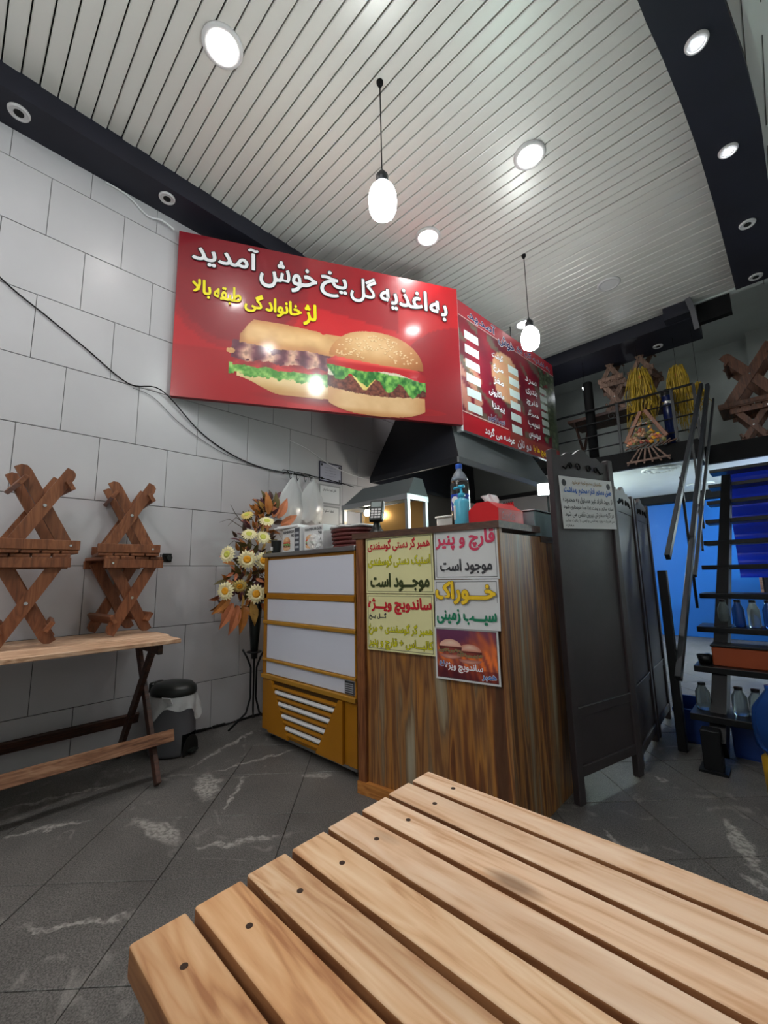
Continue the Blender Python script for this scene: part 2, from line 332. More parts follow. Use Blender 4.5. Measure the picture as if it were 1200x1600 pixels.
def granite():
    m = bpy.data.materials.new('grey_granite_tile'); m.use_nodes = True; nt = m.node_tree; L = nt.links; N = nt.nodes.new; b = nt.nodes['Principled BSDF']
    g = N('ShaderNodeNewGeometry')
    n = N('ShaderNodeTexNoise'); n.inputs['Scale'].default_value = 210; n.inputs['Detail'].default_value = 4; L.new(g.outputs['Position'], n.inputs['Vector'])
    cr = N('ShaderNodeValToRGB'); e = cr.color_ramp.elements; e[0].position = 0.36; e[0].color = rgb(70, 68, 66); e[1].position = 0.68; e[1].color = rgb(122, 118, 115)
    L.new(n.outputs['Fac'], cr.inputs[0])
    n2 = N('ShaderNodeTexNoise'); n2.inputs['Scale'].default_value = 2.3; n2.inputs['Detail'].default_value = 7; n2.inputs['Roughness'].default_value = 0.6; L.new(g.outputs['Position'], n2.inputs['Vector'])
    r2 = N('ShaderNodeMapRange'); r2.inputs[1].default_value = 0.3; r2.inputs[2].default_value = 0.7; r2.inputs[3].default_value = 0.72; r2.inputs[4].default_value = 1.25; L.new(n2.outputs['Fac'], r2.inputs[0])
    hs = N('ShaderNodeHueSaturation'); L.new(r2.outputs[0], hs.inputs['Value']); L.new(cr.outputs[0], hs.inputs['Color'])
    # worn, whitish scuffs
    n3 = N('ShaderNodeTexNoise'); n3.inputs['Scale'].default_value = 1.7; n3.inputs['Detail'].default_value = 3; n3.inputs['Distortion'].default_value = 0.9; L.new(g.outputs['Position'], n3.inputs['Vector'])
    s1 = N('ShaderNodeMath'); s1.operation = 'SUBTRACT'; s1.inputs[1].default_value = 0.585; L.new(n3.outputs['Fac'], s1.inputs[0])
    ab = N('ShaderNodeMath'); ab.operation = 'ABSOLUTE'; L.new(s1.outputs[0], ab.inputs[0])
    r3 = N('ShaderNodeMapRange'); r3.inputs[1].default_value = 0.004; r3.inputs[2].default_value = 0.016; r3.inputs[3].default_value = 0.3; r3.inputs[4].default_value = 0; L.new(ab.outputs[0], r3.inputs[0])
    n4 = N('ShaderNodeTexNoise'); n4.inputs['Scale'].default_value = 14; n4.inputs['Detail'].default_value = 5; L.new(g.outputs['Position'], n4.inputs['Vector'])
    r4 = N('ShaderNodeMapRange'); r4.inputs[1].default_value = 0.47; r4.inputs[2].default_value = 0.6; L.new(n4.outputs['Fac'], r4.inputs[0])
    mu = N('ShaderNodeMath'); mu.operation = 'MULTIPLY'; L.new(r3.outputs[0], mu.inputs[0]); L.new(r4.outputs[0], mu.inputs[1])
    # old mortar smears, each where it was trodden in
    dv = N('ShaderNodeVectorMath'); dv.operation = 'MULTIPLY_ADD'; dv.inputs[1].default_value = (.12, .12, 0); L.new(n4.outputs['Color'], dv.inputs[0]); L.new(g.outputs['Position'], dv.inputs[2])
    last = None
    for (ax, ay), (bx, by), w_ in SMEARS:
        mq = N('ShaderNodeMapping'); mq.vector_type = 'TEXTURE'; mq.inputs['Location'].default_value = ((ax + bx) / 2 + .06, (ay + by) / 2 + .06, 0)
        mq.inputs['Rotation'].default_value = (0, 0, math.atan2(by - ay, bx - ax)); mq.inputs['Scale'].default_value = (math.hypot(bx - ax, by - ay) / 2 + .01, w_, 1); L.new(dv.outputs[0], mq.inputs[0])
        ln = N('ShaderNodeVectorMath'); ln.operation = 'LENGTH'; L.new(mq.outputs[0], ln.inputs[0])
        rq = N('ShaderNodeMapRange'); rq.inputs[1].default_value = 1.15; rq.inputs[2].default_value = .75; rq.inputs[3].default_value = 0; rq.inputs[4].default_value = 1; L.new(ln.outputs['Value'], rq.inputs[0])
        if last is None: last = rq.outputs[0]
        else: m_ = N('ShaderNodeMath'); m_.operation = 'MAXIMUM'; L.new(last, m_.inputs[0]); L.new(rq.outputs[0], m_.inputs[1]); last = m_.outputs[0]
    n5 = N('ShaderNodeTexNoise'); n5.inputs['Scale'].default_value = 55; n5.inputs['Detail'].default_value = 4; L.new(g.outputs['Position'], n5.inputs['Vector'])
    r6 = N('ShaderNodeMapRange'); r6.inputs[1].default_value = .38; r6.inputs[2].default_value = .58; r6.inputs[3].default_value = .15; r6.inputs[4].default_value = .8; L.new(n5.outputs['Fac'], r6.inputs[0])
    m7 = N('ShaderNodeMath'); m7.operation = 'MULTIPLY'; L.new(last, m7.inputs[0]); L.new(r6.outputs[0], m7.inputs[1])
    m8 = N('ShaderNodeMath'); m8.operation = 'MAXIMUM'; L.new(m7.outputs[0], m8.inputs[0]); L.new(mu.outputs[0], m8.inputs[1]); mu = m8
    mx = N('ShaderNodeMix'); mx.data_type = 'RGBA'; mx.inputs[7].default_value = rgb(172, 167, 162); L.new(mu.outputs[0], mx.inputs[0]); L.new(hs.outputs[0], mx.inputs[6])
    L.new(mx.outputs[2], b.inputs['Base Color']); b.inputs['Roughness'].default_value = 0.5
    bp = N('ShaderNodeBump'); bp.inputs['Strength'].default_value = 0.15; bp.inputs['Distance'].default_value = 0.003; L.new(n4.outputs['Fac'], bp.inputs['Height']); L.new(bp.outputs[0], b.inputs['Normal'])
    return m
M_gran = granite()
M_scuff = mat('worn_plaster_stain', rgb(168, 162, 158), 0.8, var=(30, 0.2))
def flat(name, r, g, b, rough=0.5): return mat(name, rgb(r, g, b), rough)
M_screwh = mat('screw_recess', rgb(58, 38, 26), .8)
C_white = flat('print_white', 236, 236, 240, 0.4); C_black = flat('print_black', 24, 24, 28); C_yel = flat('print_yellow', 246, 226, 20, 0.4)
C_red = flat('print_red', 196, 28, 44); C_pink = flat('print_crimson', 206, 56, 92); C_grn = flat('print_green', 24, 128, 92); C_dgrn = flat('print_dark_olive', 52, 62, 24)
C_oyel = flat('print_acid_yellow', 212, 206, 22); C_olin = flat('print_olive_line', 96, 92, 22); C_amber = flat('print_amber', 242, 200, 40); C_amb2 = flat('print_amber_line', 146, 110, 20)
C_gry = flat('print_charcoal', 58, 58, 64); C_navy = flat('print_navy', 30, 40, 104); C_blue = flat('print_blue', 30, 96, 186); C_cream = flat('poster_cream', 226, 220, 166)
C_box = flat('price_box_white', 206, 224, 222); C_box2 = flat('price_box_grey', 160, 172, 166); C_sil = flat('print_silver', 206, 206, 214)

# ================================================================ SETTING
# ---- floor: 45-degree granite tiles
fb = B(-3.03, 1.5, -2.6, 8.6, -0.06, -0.006); floor = tag(obj('floor', fb, M_grout), kind='structure')
T = 0.382; P = 0.545
tb = bmesh.new(); box(tb, -T / 2 + .0, T / 2, -T / 2, T / 2, -0.02, 0.0, 0.0012)
tile_me = None
for i in range(-14, 16):
    for j in range(-14, 18):
        s = -1.09 + P * (i + .5); dd = 2.87 + P * (j + .5)      # x+y , y-x
        x = (s - dd) / 2; y = (s + dd) / 2
        if not (-3.03 < x < 0.9 and -0.1 < y < 5.4): continue
        if x < -2.76 or abs(x) > 3 or (y > 3.6 and x < -1.2): continue
        if tile_me is None:
            t = obj('floor_tile', tb, M_gran, floor); tile_me = t.data
        else: t = link(bpy.data.objects.new('floor_tile', tile_me), floor)
        t.location = (x, y, R.uniform(-0.0008, 0.0004)); t.rotation_euler = (0, 0, PI / 4 + R.uniform(-.002, .002))
# cut tiles along the wall and the rest of the floor stay one surface of the same stone
eb = bmesh.new(); box(eb, -3.03, -2.4, -2.6, 8.6, -0.02, -0.004); box(eb, -2.4, 1.5, -2.6, -0.02, -0.02, -0.004); box(eb, -2.4, 1.5, 5.2, 8.6, -0.02, -0.004); box(eb, 0.6, 1.5, -0.02, 5.2, -0.02, -0.004); box(eb, -2.4, -1.0, 3.4, 5.2, -0.02, -0.004)
o = obj('edge_paving', eb, M_gran, floor); o['kind'] = 'stuff'

# ---- left wall with its tiles in running bond
wl = tag(obj('wall_left', B(-3.2, -3.036, -2.6, 8.6, 0, 4.4), M_grout), kind='structure')
JO = [.19, .39, .59, .40, .21, .41, .24, .45, .25, .45, .25]
tw = None
for k in range(-1, 10):
    z0 = 0.32 + 0.4 * k; z1 = z0 + 0.4
    zz0, zz1 = max(z0, 0.0) + .002, min(z1, 3.72) - .002
    off = JO[k + 1]
    for j in range(-3, 9):
        y0 = off + 0.4 * j
        if y0 < -0.9 or y0 > 3.3: continue
        full = (zz1 - zz0) > 0.39
        if full:
            if tw is None:
                t = obj('wall_tile', B(0, .012, .0015, .3985, .002, .398, .0015), M_tile, wl); tw = t.data
            else: t = link(bpy.data.objects.new('wall_tile', tw), wl)
            t.location = (-3.042 + R.uniform(-.0006, .0008), y0, z0)
        else:
            t = obj('wall_tile', B(0, .012, .0015, .3985, zz0, zz1, .0015), M_tile, wl); t.location = (-3.042, y0, 0)
# rough skirting crumbs of mortar
sb = bmesh.new()
for k in range(60):
    y = -0.8 + k * 0.045; box(sb, -3.03, -3.018 + R.uniform(0, .008), y, y + .03 + R.uniform(0, .015), 0, R.uniform(.004, .016))
tag(obj('baseboard_left', sb, M_gap), kind='structure')

tag(obj('wall_back', B(-3.2, 1.6, 8.0, 8.15, 2.18, 4.6), M_plaster), kind='structure')
tag(obj('wall_back_lower', B(-3.2, 1.6, 8.0, 8.15, 0, 2.18), M_blue), kind='structure')
tag(obj('wall_right', B(1.5, 1.62, -2.6, 8.1, 0, 4.6), M_plaster), kind='structure')
tag(obj('wall_front', B(-3.2, 1.62, -2.72, -2.6, 0, 4.6), M_plaster), kind='structure')
tag(obj('wall_kitchen', B(-3.03, -1.75, 4.9, 4.98, 0, 2.17), M_tile), kind='structure')

# ---- slatted ceiling
ZC = 3.852
ceil = tag(obj('ceiling', B(-3.2, 1.62, -2.72, 8.15, 4.42, 4.5), M_plaster), kind='structure')
slat_bed = tag(obj('ceiling_tray', B(-2.80, -0.03, -2.6, 5.34, ZC + .022, ZC + .04), M_gap), kind='structure')
PW = 0.0825
pb = bmesh.new()
prism(pb, [(-PW / 2 + .0035, .02), (-PW / 2 + .0035, .004), (-PW / 2 + .0075, 0), (PW / 2 - .0075, 0), (PW / 2 - .0035, .004), (PW / 2 - .0035, .02)], -1.37, 1.37)
pm = None
for k in range(96):
    y = 5.33 - PW * (k + .5)
    if pm is None:
        t = obj('ceiling_plank', pb, M_plank, slat_bed); pm = t.data
    else: t = link(bpy.data.objects.new('ceiling_plank', pm), slat_bed)
    t.location = (-1.41, y, ZC + R.uniform(-.0006, .0006)); t.rotation_euler = (R.uniform(-.004, .004), 0, PI / 2)
# ---- navy soffits
ZS = 3.705
tag(obj('trim_1', B(-3.03, -2.78, -2.6, 5.4, ZS, 4.0), M_band), kind='structure')
def slab(pts, z0, z1):
    b_ = bmesh.new(); lo = [b_.verts.new((p[0], p[1], z0)) for p in pts]; hi = [b_.verts.new((p[0], p[1], z1)) for p in pts]; n = len(pts)
    b_.faces.new(lo[::-1]); b_.faces.new(hi)
    for k in range(n): b_.faces.new((lo[k], lo[(k + 1) % n], hi[(k + 1) % n], hi[k]))
    bmesh.ops.recalc_face_normals(b_, faces=b_.faces); return b_
IN = [(-.26, -2.6), (-.25, 1.4), (-.188, 2.16), (-.16, 2.40), (-.128, 2.75), (-.10, 3.16), (-.077, 3.74), (-.06, 4.45), (-.045, 5.1)]
OUT = [(.225, 5.1), (.222, 3.77), (.204, 3.24), (.156, 2.73), (.10, 2.32), (.04, 1.9), (0, 1.4), (-.01, -2.6)]
tag(obj('trim_2', slab(IN + OUT, ZS, 3.99), M_band), kind='structure')
tb2 = bmesh.new(); box(tb2, -2.78, -0.40, 5.34, 5.95, ZS, 4.0); box(tb2, -0.66, -0.40, 5.2, 5.34, ZS + .004, 4.0); tag(obj('trim_3', tb2, M_band), kind='structure')
tag(obj('trim_4', B(-0.40, 0.24, 5.34, 5.42, 3.84, 4.42), M_plaster), kind='structure')
tag(obj('trim_5', slab([(x + .001, y) for x, y in OUT] + [(1.5, -2.6), (1.5, 5.1)], 3.775, 3.9), mat('lightened_plaster', rgb(238, 238, 234), .7)), kind='structure')  # plaster colour raised here to make up for missing light
M_joint = mat('joint_grey', rgb(96, 96, 92), .9)  # grey of the joint lines across the plaster strip
for k in range(9):
    b_ = bmesh.new(); box(b_, 0, .004, 0, .62, 3.772, 3.7755); o_ = obj('joint', b_, M_joint, bpy.data.objects['trim_5']); o_.location = (.16 + .07 * (k % 2), 1.5 + .4 * k, 0)
box_ = tag(obj('trim_6', B(-0.05, 0.2, 7.8, 8.0, 2.36, 4.42), M_plaster), kind='structure')

tag(obj('recess_shade_box', B(-.38, -.10, 5.345, 5.42, 3.62, 3.83), M_black), kind='structure')  # black box, its colour stands in for the darkness of a ceiling opening
b_ = bmesh.new(); bar(b_, (-.43, 5.17, 3.85), (-.40, 5.16, 3.70), .05, .006, (1, 0, 0)); bar(b_, (-.40, 5.16, 3.70), (-.385, 5.17, 3.48), .045, .006, (1, 0, 0))
tag(obj('hanging_strip', b_, M_bin), 'loose grey strip hanging from the ceiling corner above the stairs', 'strip')
# ---- mezzanine
mb_ = bmesh.new(); box(mb_, -3.03, -.52, 5.42, 8.0, 2.19, 2.36); box(mb_, -.52, 1.5, 5.86, 8.0, 2.19, 2.36)
mz = tag(obj('mezzanine_slab', mb_, M_plaster), kind='structure')
mb_ = bmesh.new(); box(mb_, -3.03, -.52, 5.36, 5.42, 2.175, 2.38); box(mb_, -.56, -.52, 5.42, 5.84, 2.175, 2.38); box(mb_, -.52, 1.5, 5.80, 5.86, 2.175, 2.38)
tag(obj('trim_7', mb_, M_black), kind='structure')
tag(obj('trim_8', B(-3.03, -0.30, 7.8, 8.0, 2.06, 2.188, .004), M_black), kind='structure')

# ================================================================ LAMPS
def lamp(x, y, z, r, lit, label, group, name='ceiling_lamp', cat='lamp'):
    t = thing(name, label, cat, (x, y, z), 0, group)
    obj('ring', lathe(bmesh.new(), [(r * .86, -.002), (r * .9, -.012), (r * 1.12, -.012), (r * 1.2, -.004), (r * 1.2, 0.002), (r * .86, .002)], seg=32), M_ringw, t, True)
    obj('lens', lathe(bmesh.new(), [(0, -.008), (r * .88, -.008), (r * .88, -.002), (0, -.002)], seg=32), lit, t)
    return t
G = 'large recessed lamps in the slatted ceiling'
for x, y, m, lb in ((-1.86, .78, M_lamp, 'large round lit ceiling lamp nearest the tiled wall, top left of the picture'),
                    (-1.87, 2.58, M_lamp, 'round lit ceiling lamp between the two hanging pendants, above the red banner'),
                    (-1.86, 4.37, M_lamp, 'round lit ceiling lamp half hidden behind the farther pendant, above the menu board'),
                    (-.945, 2.52, M_lamp, 'large round lit ceiling lamp right of the nearer pendant'),
                    (-.955, 4.33, M_offlamp, 'unlit round ceiling lamp near the far end of the slats')):
    lamp(x, y, ZC - .001, .088, m, lb, G)
for x, y, lb in ((-.945, .72, 'over the pine table'), (-1.86, -1.02, 'over the trestle table, near the front wall'), (-.945, -1.08, 'behind the pine table'), (-1.86, -2.2, 'at the shop front beside the tiled wall'), (-.945, -2.2, 'at the shop front on the right')):
    lamp(x, y, ZC - .001, .088, M_lamp if y > 0 else M_lampf, 'added unseen round ceiling lamp ' + lb, G)  # out-of-view lamps added along the grid to brighten the room
G = 'small spotlights in the navy soffits'
def spot(x, y, z, lit, label):
    t = lamp(x, y, z, .044, M_offlamp, label, G, 'spotlight', 'spotlight')
    if lit:
        b_ = bmesh.new()
        for a in range(3): lathe(b_, [(0, -.014), (.010, -.012), (.012, -.008)], (.014 * math.cos(a * 2.09), .014 * math.sin(a * 2.09), 0), 10)
        obj('led', b_, M_spot, t)
    else:
        b_ = bmesh.new(); lathe(b_, [(.022, -.0105), (.024, -.0105), (.024, -.008), (.022, -.008)], seg=20); obj('inner_ring', b_, M_gap, t)
for x, y, l, lb in ((-2.885, .063, 0, 'unlit white spotlight at the left edge, in the soffit over the tiled wall'),
                    (-2.87, .859, 0, 'unlit spotlight in the left soffit just above the banner corner'),
                    (-.02, 2.43, 1, 'lit spotlight in the right soffit, nearest of its row'),
                    (.04, 3.27, 1, 'lit spotlight in the right soffit, second of its row'),
                    (.09, 4.13, 0, 'unlit spotlight in the right soffit, third of its row'),
                    (.105, 4.98, 0, 'unlit spotlight at the far end of the right soffit')):
    spot(x, y, ZS - .001, l, lb)
spot(-.82, 5.75, ZS - .001, 0, 'small unlit spotlight under the far soffit above the yellow straw')
def pendant(x, y, zc, label):
    t = thing('pendant_lamp', label, 'lamp', (x, y, zc), 0, 'hanging globe pendants')
    b_ = bmesh.new(); lathe(b_, [(0, -.098), (.04, -.092), (.064, -.074), (.075, -.042), (.077, 0), (.075, .036), (.064, .07), (.045, .096), (.03, .112)], seg=28)
    obj('globe', b_, M_pend, t, True)
    obj('socket', lathe(bmesh.new(), [(.03, .11), (.034, .12), (.034, .16), (.022, .175), (.008, .2)], seg=16), M_iron, t, True)
    obj('cord', tube(bmesh.new(), [(0, 0, .19), (0, 0, ZC - zc - .02)], .0035, 6), M_black, t)
    obj('canopy', lathe(bmesh.new(), [(.012, ZC - zc - .028), (.02, ZC - zc - .01), (.02, ZC - zc)], seg=14), M_black, t)
pendant(-1.375, 1.49, 3.065, 'nearer lit pendant globe hanging on a black cord before the banner')
for y in (-.41, -2.3):
    pendant(-1.375, y, 3.065, 'added unseen pendant globe hanging over the seats before the tiled wall, %s' % ('above the trestle table' if y > -1 else 'near the shop front'))  # unseen pendants added as fill on the surfaces facing the shop front
pendant(-1.387, 3.36, 3.035, 'farther lit pendant globe hanging beside the menu board')

# ================================================================ BIG BANNER
import numpy as np
def vnoise(x, y, seed=0):
    """smooth value noise on arrays"""
    xi = np.floor(x).astype(int); yi = np.floor(y).astype(int); fx = x - xi; fy = y - yi; fx = fx * fx * (3 - 2 * fx); fy = fy * fy * (3 - 2 * fy)
    def h(a, b):
        n = (a * 374761393 + b * 668265263 + seed * 144665) & 0x7fffffff; n = ((n ^ (n >> 13)) * 1274126177) & 0x7fffffff
        return ((n ^ (n >> 16)) & 0xffff) / 65535.0
    return (h(xi, yi) * (1 - fx) + h(xi + 1, yi) * fx) * (1 - fy) + (h(xi, yi + 1) * (1 - fx) + h(xi + 1, yi + 1) * fx) * fy
def fnoise(x, y, seed=0, o=3): return sum(vnoise(x * 2 ** k, y * 2 ** k, seed + k) * .5 ** k for k in range(o)) / sum(.5 ** k for k in range(o))
def raster(name, u0, u1, v0, v1, nu, nv, fn, n, m, parent):
    """coloured print on a fine grid; fn(X, Y) -> rgb array, keep mask"""
    X, Y = np.meshgrid(np.linspace(u0, u1, nu + 1), np.linspace(v0, v1, nv + 1)); C, K = fn(X, Y)
    idx = np.arange((nu + 1) * (nv + 1)).reshape(nv + 1, nu + 1); q = np.stack([idx[:-1, :-1], idx[:-1, 1:], idx[1:, 1:], idx[1:, :-1]], -1).reshape(-1, 4)
    kk = (K[:-1, :-1] & K[:-1, 1:] & K[1:, 1:] & K[1:, :-1]).reshape(-1); q = q[kk]
    used, inv = np.unique(q, return_inverse=True); q = inv.reshape(-1, 4)
    co_ = np.stack([X.ravel()[used], Y.ravel()[used], np.full(len(used), n)], -1)
    me = bpy.data.meshes.new(name); me.from_pydata(co_.tolist(), [], q.tolist())
    c = np.clip(C.reshape(-1, 3)[used] / 255, 0, 1); c = np.where(c <= .04045, c / 12.92, ((c + .055) / 1.055) ** 2.4)
    at = me.color_attributes.new('Col', 'FLOAT_COLOR', 'POINT'); at.data.foreach_set('color', np.concatenate([c, np.ones((len(c), 1))], 1).astype('f').ravel())
    me.materials.append(m); return link(bpy.data.objects.new(name, me), parent)
def _c(*a): return np.array(a, float)
def _mx(a, b, t): t = np.clip(t, 0, 1)[..., None]; return a * (1 - t) + b * t
def _ss(x, a, b): t = np.clip((x - a) / (b - a), 0, 1); return t * t * (3 - 2 * t)
def burger_fn(cx, cy, w, h, seed=1, pale=0.0):
    """picture of a hamburger, w x h around its centre"""
    def fn(X, Y):
        x = (X - cx) / (w / 2); y = (Y - cy) / (h / 2); C = np.zeros(X.shape + (3,)); K = np.zeros(X.shape, bool)
        n1 = fnoise(x * 6 + 40, y * 6 + 40, seed); n2 = fnoise(x * 22 + 90, y * 22 + 90, seed + 5)
        def put(mask, col): C[mask] = col[mask]; K[mask] = True
        ax = np.abs(x)
        bot = -.99 + .22 * ax ** 3; m = (y < -.42 - .04 * x) & (y > bot) & (ax < .97 - .25 * np.clip(-.75 - y, 0, 1))
        put(m, _mx(_mx(_c(236, 196, 146), _c(198, 138, 84), _ss(y, -.8, -1.0) + .7 * _ss(ax, .6, 1)), _c(176, 112, 64), .25 * n1 + .5 * _ss(-y, .45, .5) * 0))
        m = (y < -.14 - .02 * x) & (y > -.56 + .12 * ax ** 2 + .05 * n2) & (ax < .985)
        put(m, _mx(_c(150, 82, 62), _c(66, 24, 20), 1.5 * (n2 - .25) + .5 * _ss(ax, .7, 1)))
        m = (np.abs(x + .27) < .22 + (y + .15) * .7) & (y < -.1) & (y > -.42) ; put(m, _mx(_c(250, 230, 150), _c(224, 186, 96), (x + .5) * 2))
        m = (y < .06) & (y > -.13 + .05 * np.sin(x * 9)) & (ax < .97); put(m, _mx(_c(244, 240, 224), _c(204, 190, 160), n2))
        le = -.17 - .14 * x + .10 * np.sin(x * 13 + 2) * n1 * 2 - .09 * fnoise(x * 14, x * 0 + 3, seed + 9)
        m = (y < -.0 - .08 * x + .06 * n1) & (y > le - .05) & (ax < 1.0); put(m, _mx(_c(34, 108, 40), _c(146, 206, 96), 2.2 * (fnoise(x * 16, y * 9, seed + 2) - .28)))
        m = (y < .24 - .06 * x - .10 * _ss(ax, .8, 1)) & (y > .04 - .10 * _ss(x, .2, 1) + .03 * np.sin(x * 5)) & (ax < 1.0)
        put(m, _mx(_mx(_c(240, 88, 76), _c(196, 24, 34), _ss(.24 - y, .02, .12)), _c(150, 12, 26), .6 * _ss(ax, .7, 1)))
        top = .26 + .72 * (1 - np.clip(ax / .96, 0, 1) ** 2.4) ** .55; m = (y > .21 - .05 * x + .03 * ax) & (y < top) & (ax < .955)
        d = np.sqrt((x + .12) ** 2 * .8 + (y - .66) ** 2 * 2.2); col = _mx(_c(244, 204, 150), _c(206, 140, 84), _ss(d, .15, .85)); col = _mx(col, _c(160, 92, 46), .8 * _ss(d, .75, 1.15) + .2 * n1)
        rr = np.random.RandomState(seed + 3)
        for _ in range(110):
            a = rr.uniform(0, np.pi); q = rr.uniform(.15, .93) ** .6; sx = .88 * q * np.cos(a); sy = .30 + .62 * q * np.sin(a); e = ((x - sx) / .022) ** 2 + ((y - sy) / .018) ** 2
            col = _mx(col, _c(246, 218, 170), (e < 1).astype(float) * .75); col = _mx(col, _c(180, 116, 66), ((e > 1) & (e < 2.2) & (y < sy)).astype(float) * .5)
        put(m, col)
        if pale: C = _mx(C, _c(206, 150, 150), np.full(x.shape, pale))
        return C, K
    return fn
def sub_fn(x0, x1, y0, y1):
    def fn(X, Y):
        x = (X - x0) / (x1 - x0); y = (Y - y0) / (y1 - y0) * 2 - 1; C = np.zeros(X.shape + (3,)); K = np.zeros(X.shape, bool)
        n1 = fnoise(x * 7 + 10, y * 3 + 10, 3); n2 = fnoise(x * 26, y * 10 + 9, 8); n3 = fnoise(x * 12, y * 6 + 40, 15)
        def put(mask, col): C[mask] = col[mask]; K[mask] = True
        lowe = -.62 - .38 * _ss(x, .06, .45) + .08 * (x > .7) * (x - .7); put((y > lowe) & (y < -.3) & (x > .08 + .06 * np.clip(-.8 - y, 0, 1)), _mx(_c(240, 214, 160), _c(200, 150, 92), _ss(-y, .6, .98) + .3 * n1))
        put((y < -.32 + .1 * n1) & (y > -.68 + .22 * n2 - .05 * x) & (x > .02), _mx(_c(70, 140, 50), _c(176, 220, 120), 2 * (n2 - .3)))
        put((y < -.12) & (y > -.40 + .12 * n3) & (x > .05), _mx(_c(206, 60, 60), _c(120, 24, 34), 1.6 * (n3 - .3)))
        f = np.sin(x * 34 + 5 * n1) * .5 + .5
        put((y < .34 + .0 * x) & (y > -.30 + .2 * n3) & (x > .03 + .04 * np.abs(y)), _mx(_mx(_c(96, 36, 58), _c(232, 184, 156), f * (n3 > .38)), _c(60, 20, 36), 1.1 * (n2 - .45)))
        put((np.hypot((x - .03) * 6, (y - .02) * 3.0) < .22), _mx(_c(240, 196, 140), _c(190, 130, 80), n2))
        up = .42 + .52 * _ss(x, .06, .22) - .10 * _ss(x, .35, 1) - .05 * np.exp(-((x - .80) / .02) ** 2); put((y > .24 + .03 * np.sin(x * 12)) & (y < up) & (x > .10), _mx(_mx(_c(240, 196, 136), _c(206, 142, 84), _ss(np.abs(y - .58), .05, .4)), _c(160, 98, 54), .7 * (n1 - .25) + .6 * _ss(-x, -.17, -.1)))
        return C, K
    return fn

SP = Vector((-2.99, .992, 2.306)); SD = Vector((1.095, 2.03, 0)); SL = SD.length; SH = 1.30
ban = thing('shop_banner', 'long red glossy banner with white greeting, sandwich and hamburger pictures', 'sign')
ban.matrix_world = frame(SP, SD)
b_ = bmesh.new(); box(b_, 0, SL, 0, SH, -.045, -.001, .003); obj('panel_board', b_, flat('banner_edge', 120, 18, 26), ban)
nz = smooth_noise(4)
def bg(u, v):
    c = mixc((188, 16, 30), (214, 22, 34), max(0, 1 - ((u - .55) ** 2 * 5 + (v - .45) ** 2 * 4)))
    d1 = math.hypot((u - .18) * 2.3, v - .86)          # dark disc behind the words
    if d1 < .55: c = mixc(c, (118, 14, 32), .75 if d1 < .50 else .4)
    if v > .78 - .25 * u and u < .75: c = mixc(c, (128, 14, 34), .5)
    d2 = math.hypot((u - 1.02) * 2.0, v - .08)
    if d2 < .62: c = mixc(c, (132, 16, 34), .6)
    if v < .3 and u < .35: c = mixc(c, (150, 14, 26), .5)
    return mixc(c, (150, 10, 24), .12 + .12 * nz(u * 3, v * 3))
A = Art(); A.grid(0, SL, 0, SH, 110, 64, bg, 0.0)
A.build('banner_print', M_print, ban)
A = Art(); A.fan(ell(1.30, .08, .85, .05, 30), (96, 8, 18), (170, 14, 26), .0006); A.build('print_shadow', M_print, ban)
raster('sandwich_picture', .36, 1.26, .06, .71, 190, 120, sub_fn(.36, 1.26, .09, .70), .002, M_print, ban)
raster('hamburger_picture', 1.10, 1.99, -.0, .78, 190, 160, burger_fn(1.535, .37, .86, .75), .004, M_print, ban)
tw = dict(bold=.022, outline=C_black, ow=.035)
for wd, a, b, c, d in (('آمدید', .10, 1.05, .565, 1.265), ('خوش', .585, .965, 1.025, 1.21), ('یخ', 1.06, .985, 1.275, 1.21), ('گل', 1.31, .985, 1.53, 1.225), ('اغذیه', 1.57, .975, 2.0, 1.2), ('به', 2.03, .955, 2.195, 1.13)):
    write(ban, wd, a, b, c, d, C_white, .009, **tw)
for wd, a, b, c, d in (('بالا', .11, .785, .235, .925), ('طبقه', .26, .765, .45, .91), ('گی', .48, .735, .61, .885), ('خانواد', .635, .73, .905, .875), ('لژ', .925, .70, 1.02, .88)):
    write(ban, wd, a, b, c, d, C_yel, .009, bold=.04, outline=C_black, ow=.02)

# ================================================================ MENU BOARD
MP = Vector((-1.935, 3.06, 2.29)); MD = Vector((.115, 1.95, 0)); ML = MD.length; MH = 1.27
menu = thing('menu_board', 'red menu board with white price boxes right of the banner', 'sign'); menu.matrix_world = frame(MP, MD)
obj('panel_board', B(0, ML, 0, MH, -.04, -.001, .003), flat('menu_edge', 190, 186, 186), menu)
b_ = bmesh.new(); box(b_, -.02, .012, -.02, MH + .02, -.04, .01); obj('edge_strip', b_, M_white, menu)
nz2 = smooth_noise(9); nz3 = smooth_noise(12)
def mb(u, v):
    if v > .88: return (176, 28, 50)
    if v < .13: return (184, 26, 42) if u < .42 else (150, 60, 60)
    c = mixc((150, 24, 48), (96, 20, 40), .5 + .8 * nz2(u * 4, v * 3))
    if nz3(u * 5, v * 5) > .28: c = mixc(c, (96, 104, 84), .8)
    if math.hypot((u - .42) * 1.6, v - .58) < .22: c = mixc(c, (222, 176, 130), .85)
    if math.hypot((u - .06) * 1.6, v - .35) < .2 and nz2(u * 7, v * 6) > -.1: c = mixc(c, (214, 166, 132), .7)
    if u > .9: c = mixc((96, 104, 92), (60, 70, 60), .5 + nz2(u * 20, v * 14))
    return c
A = Art(); A.grid(0.012, ML, 0, MH, 70, 50, mb, 0.0)
A.fan([(.012, MH * .88), (ML, MH * .88), (ML, MH * .888), (.012, MH * .888)], (210, 160, 160), (210, 160, 160), .001)
A.fan([(.012, MH * .135), (.8, MH * .135), (.8, MH * .143), (.012, MH * .143)], (230, 190, 180), (230, 190, 180), .001)
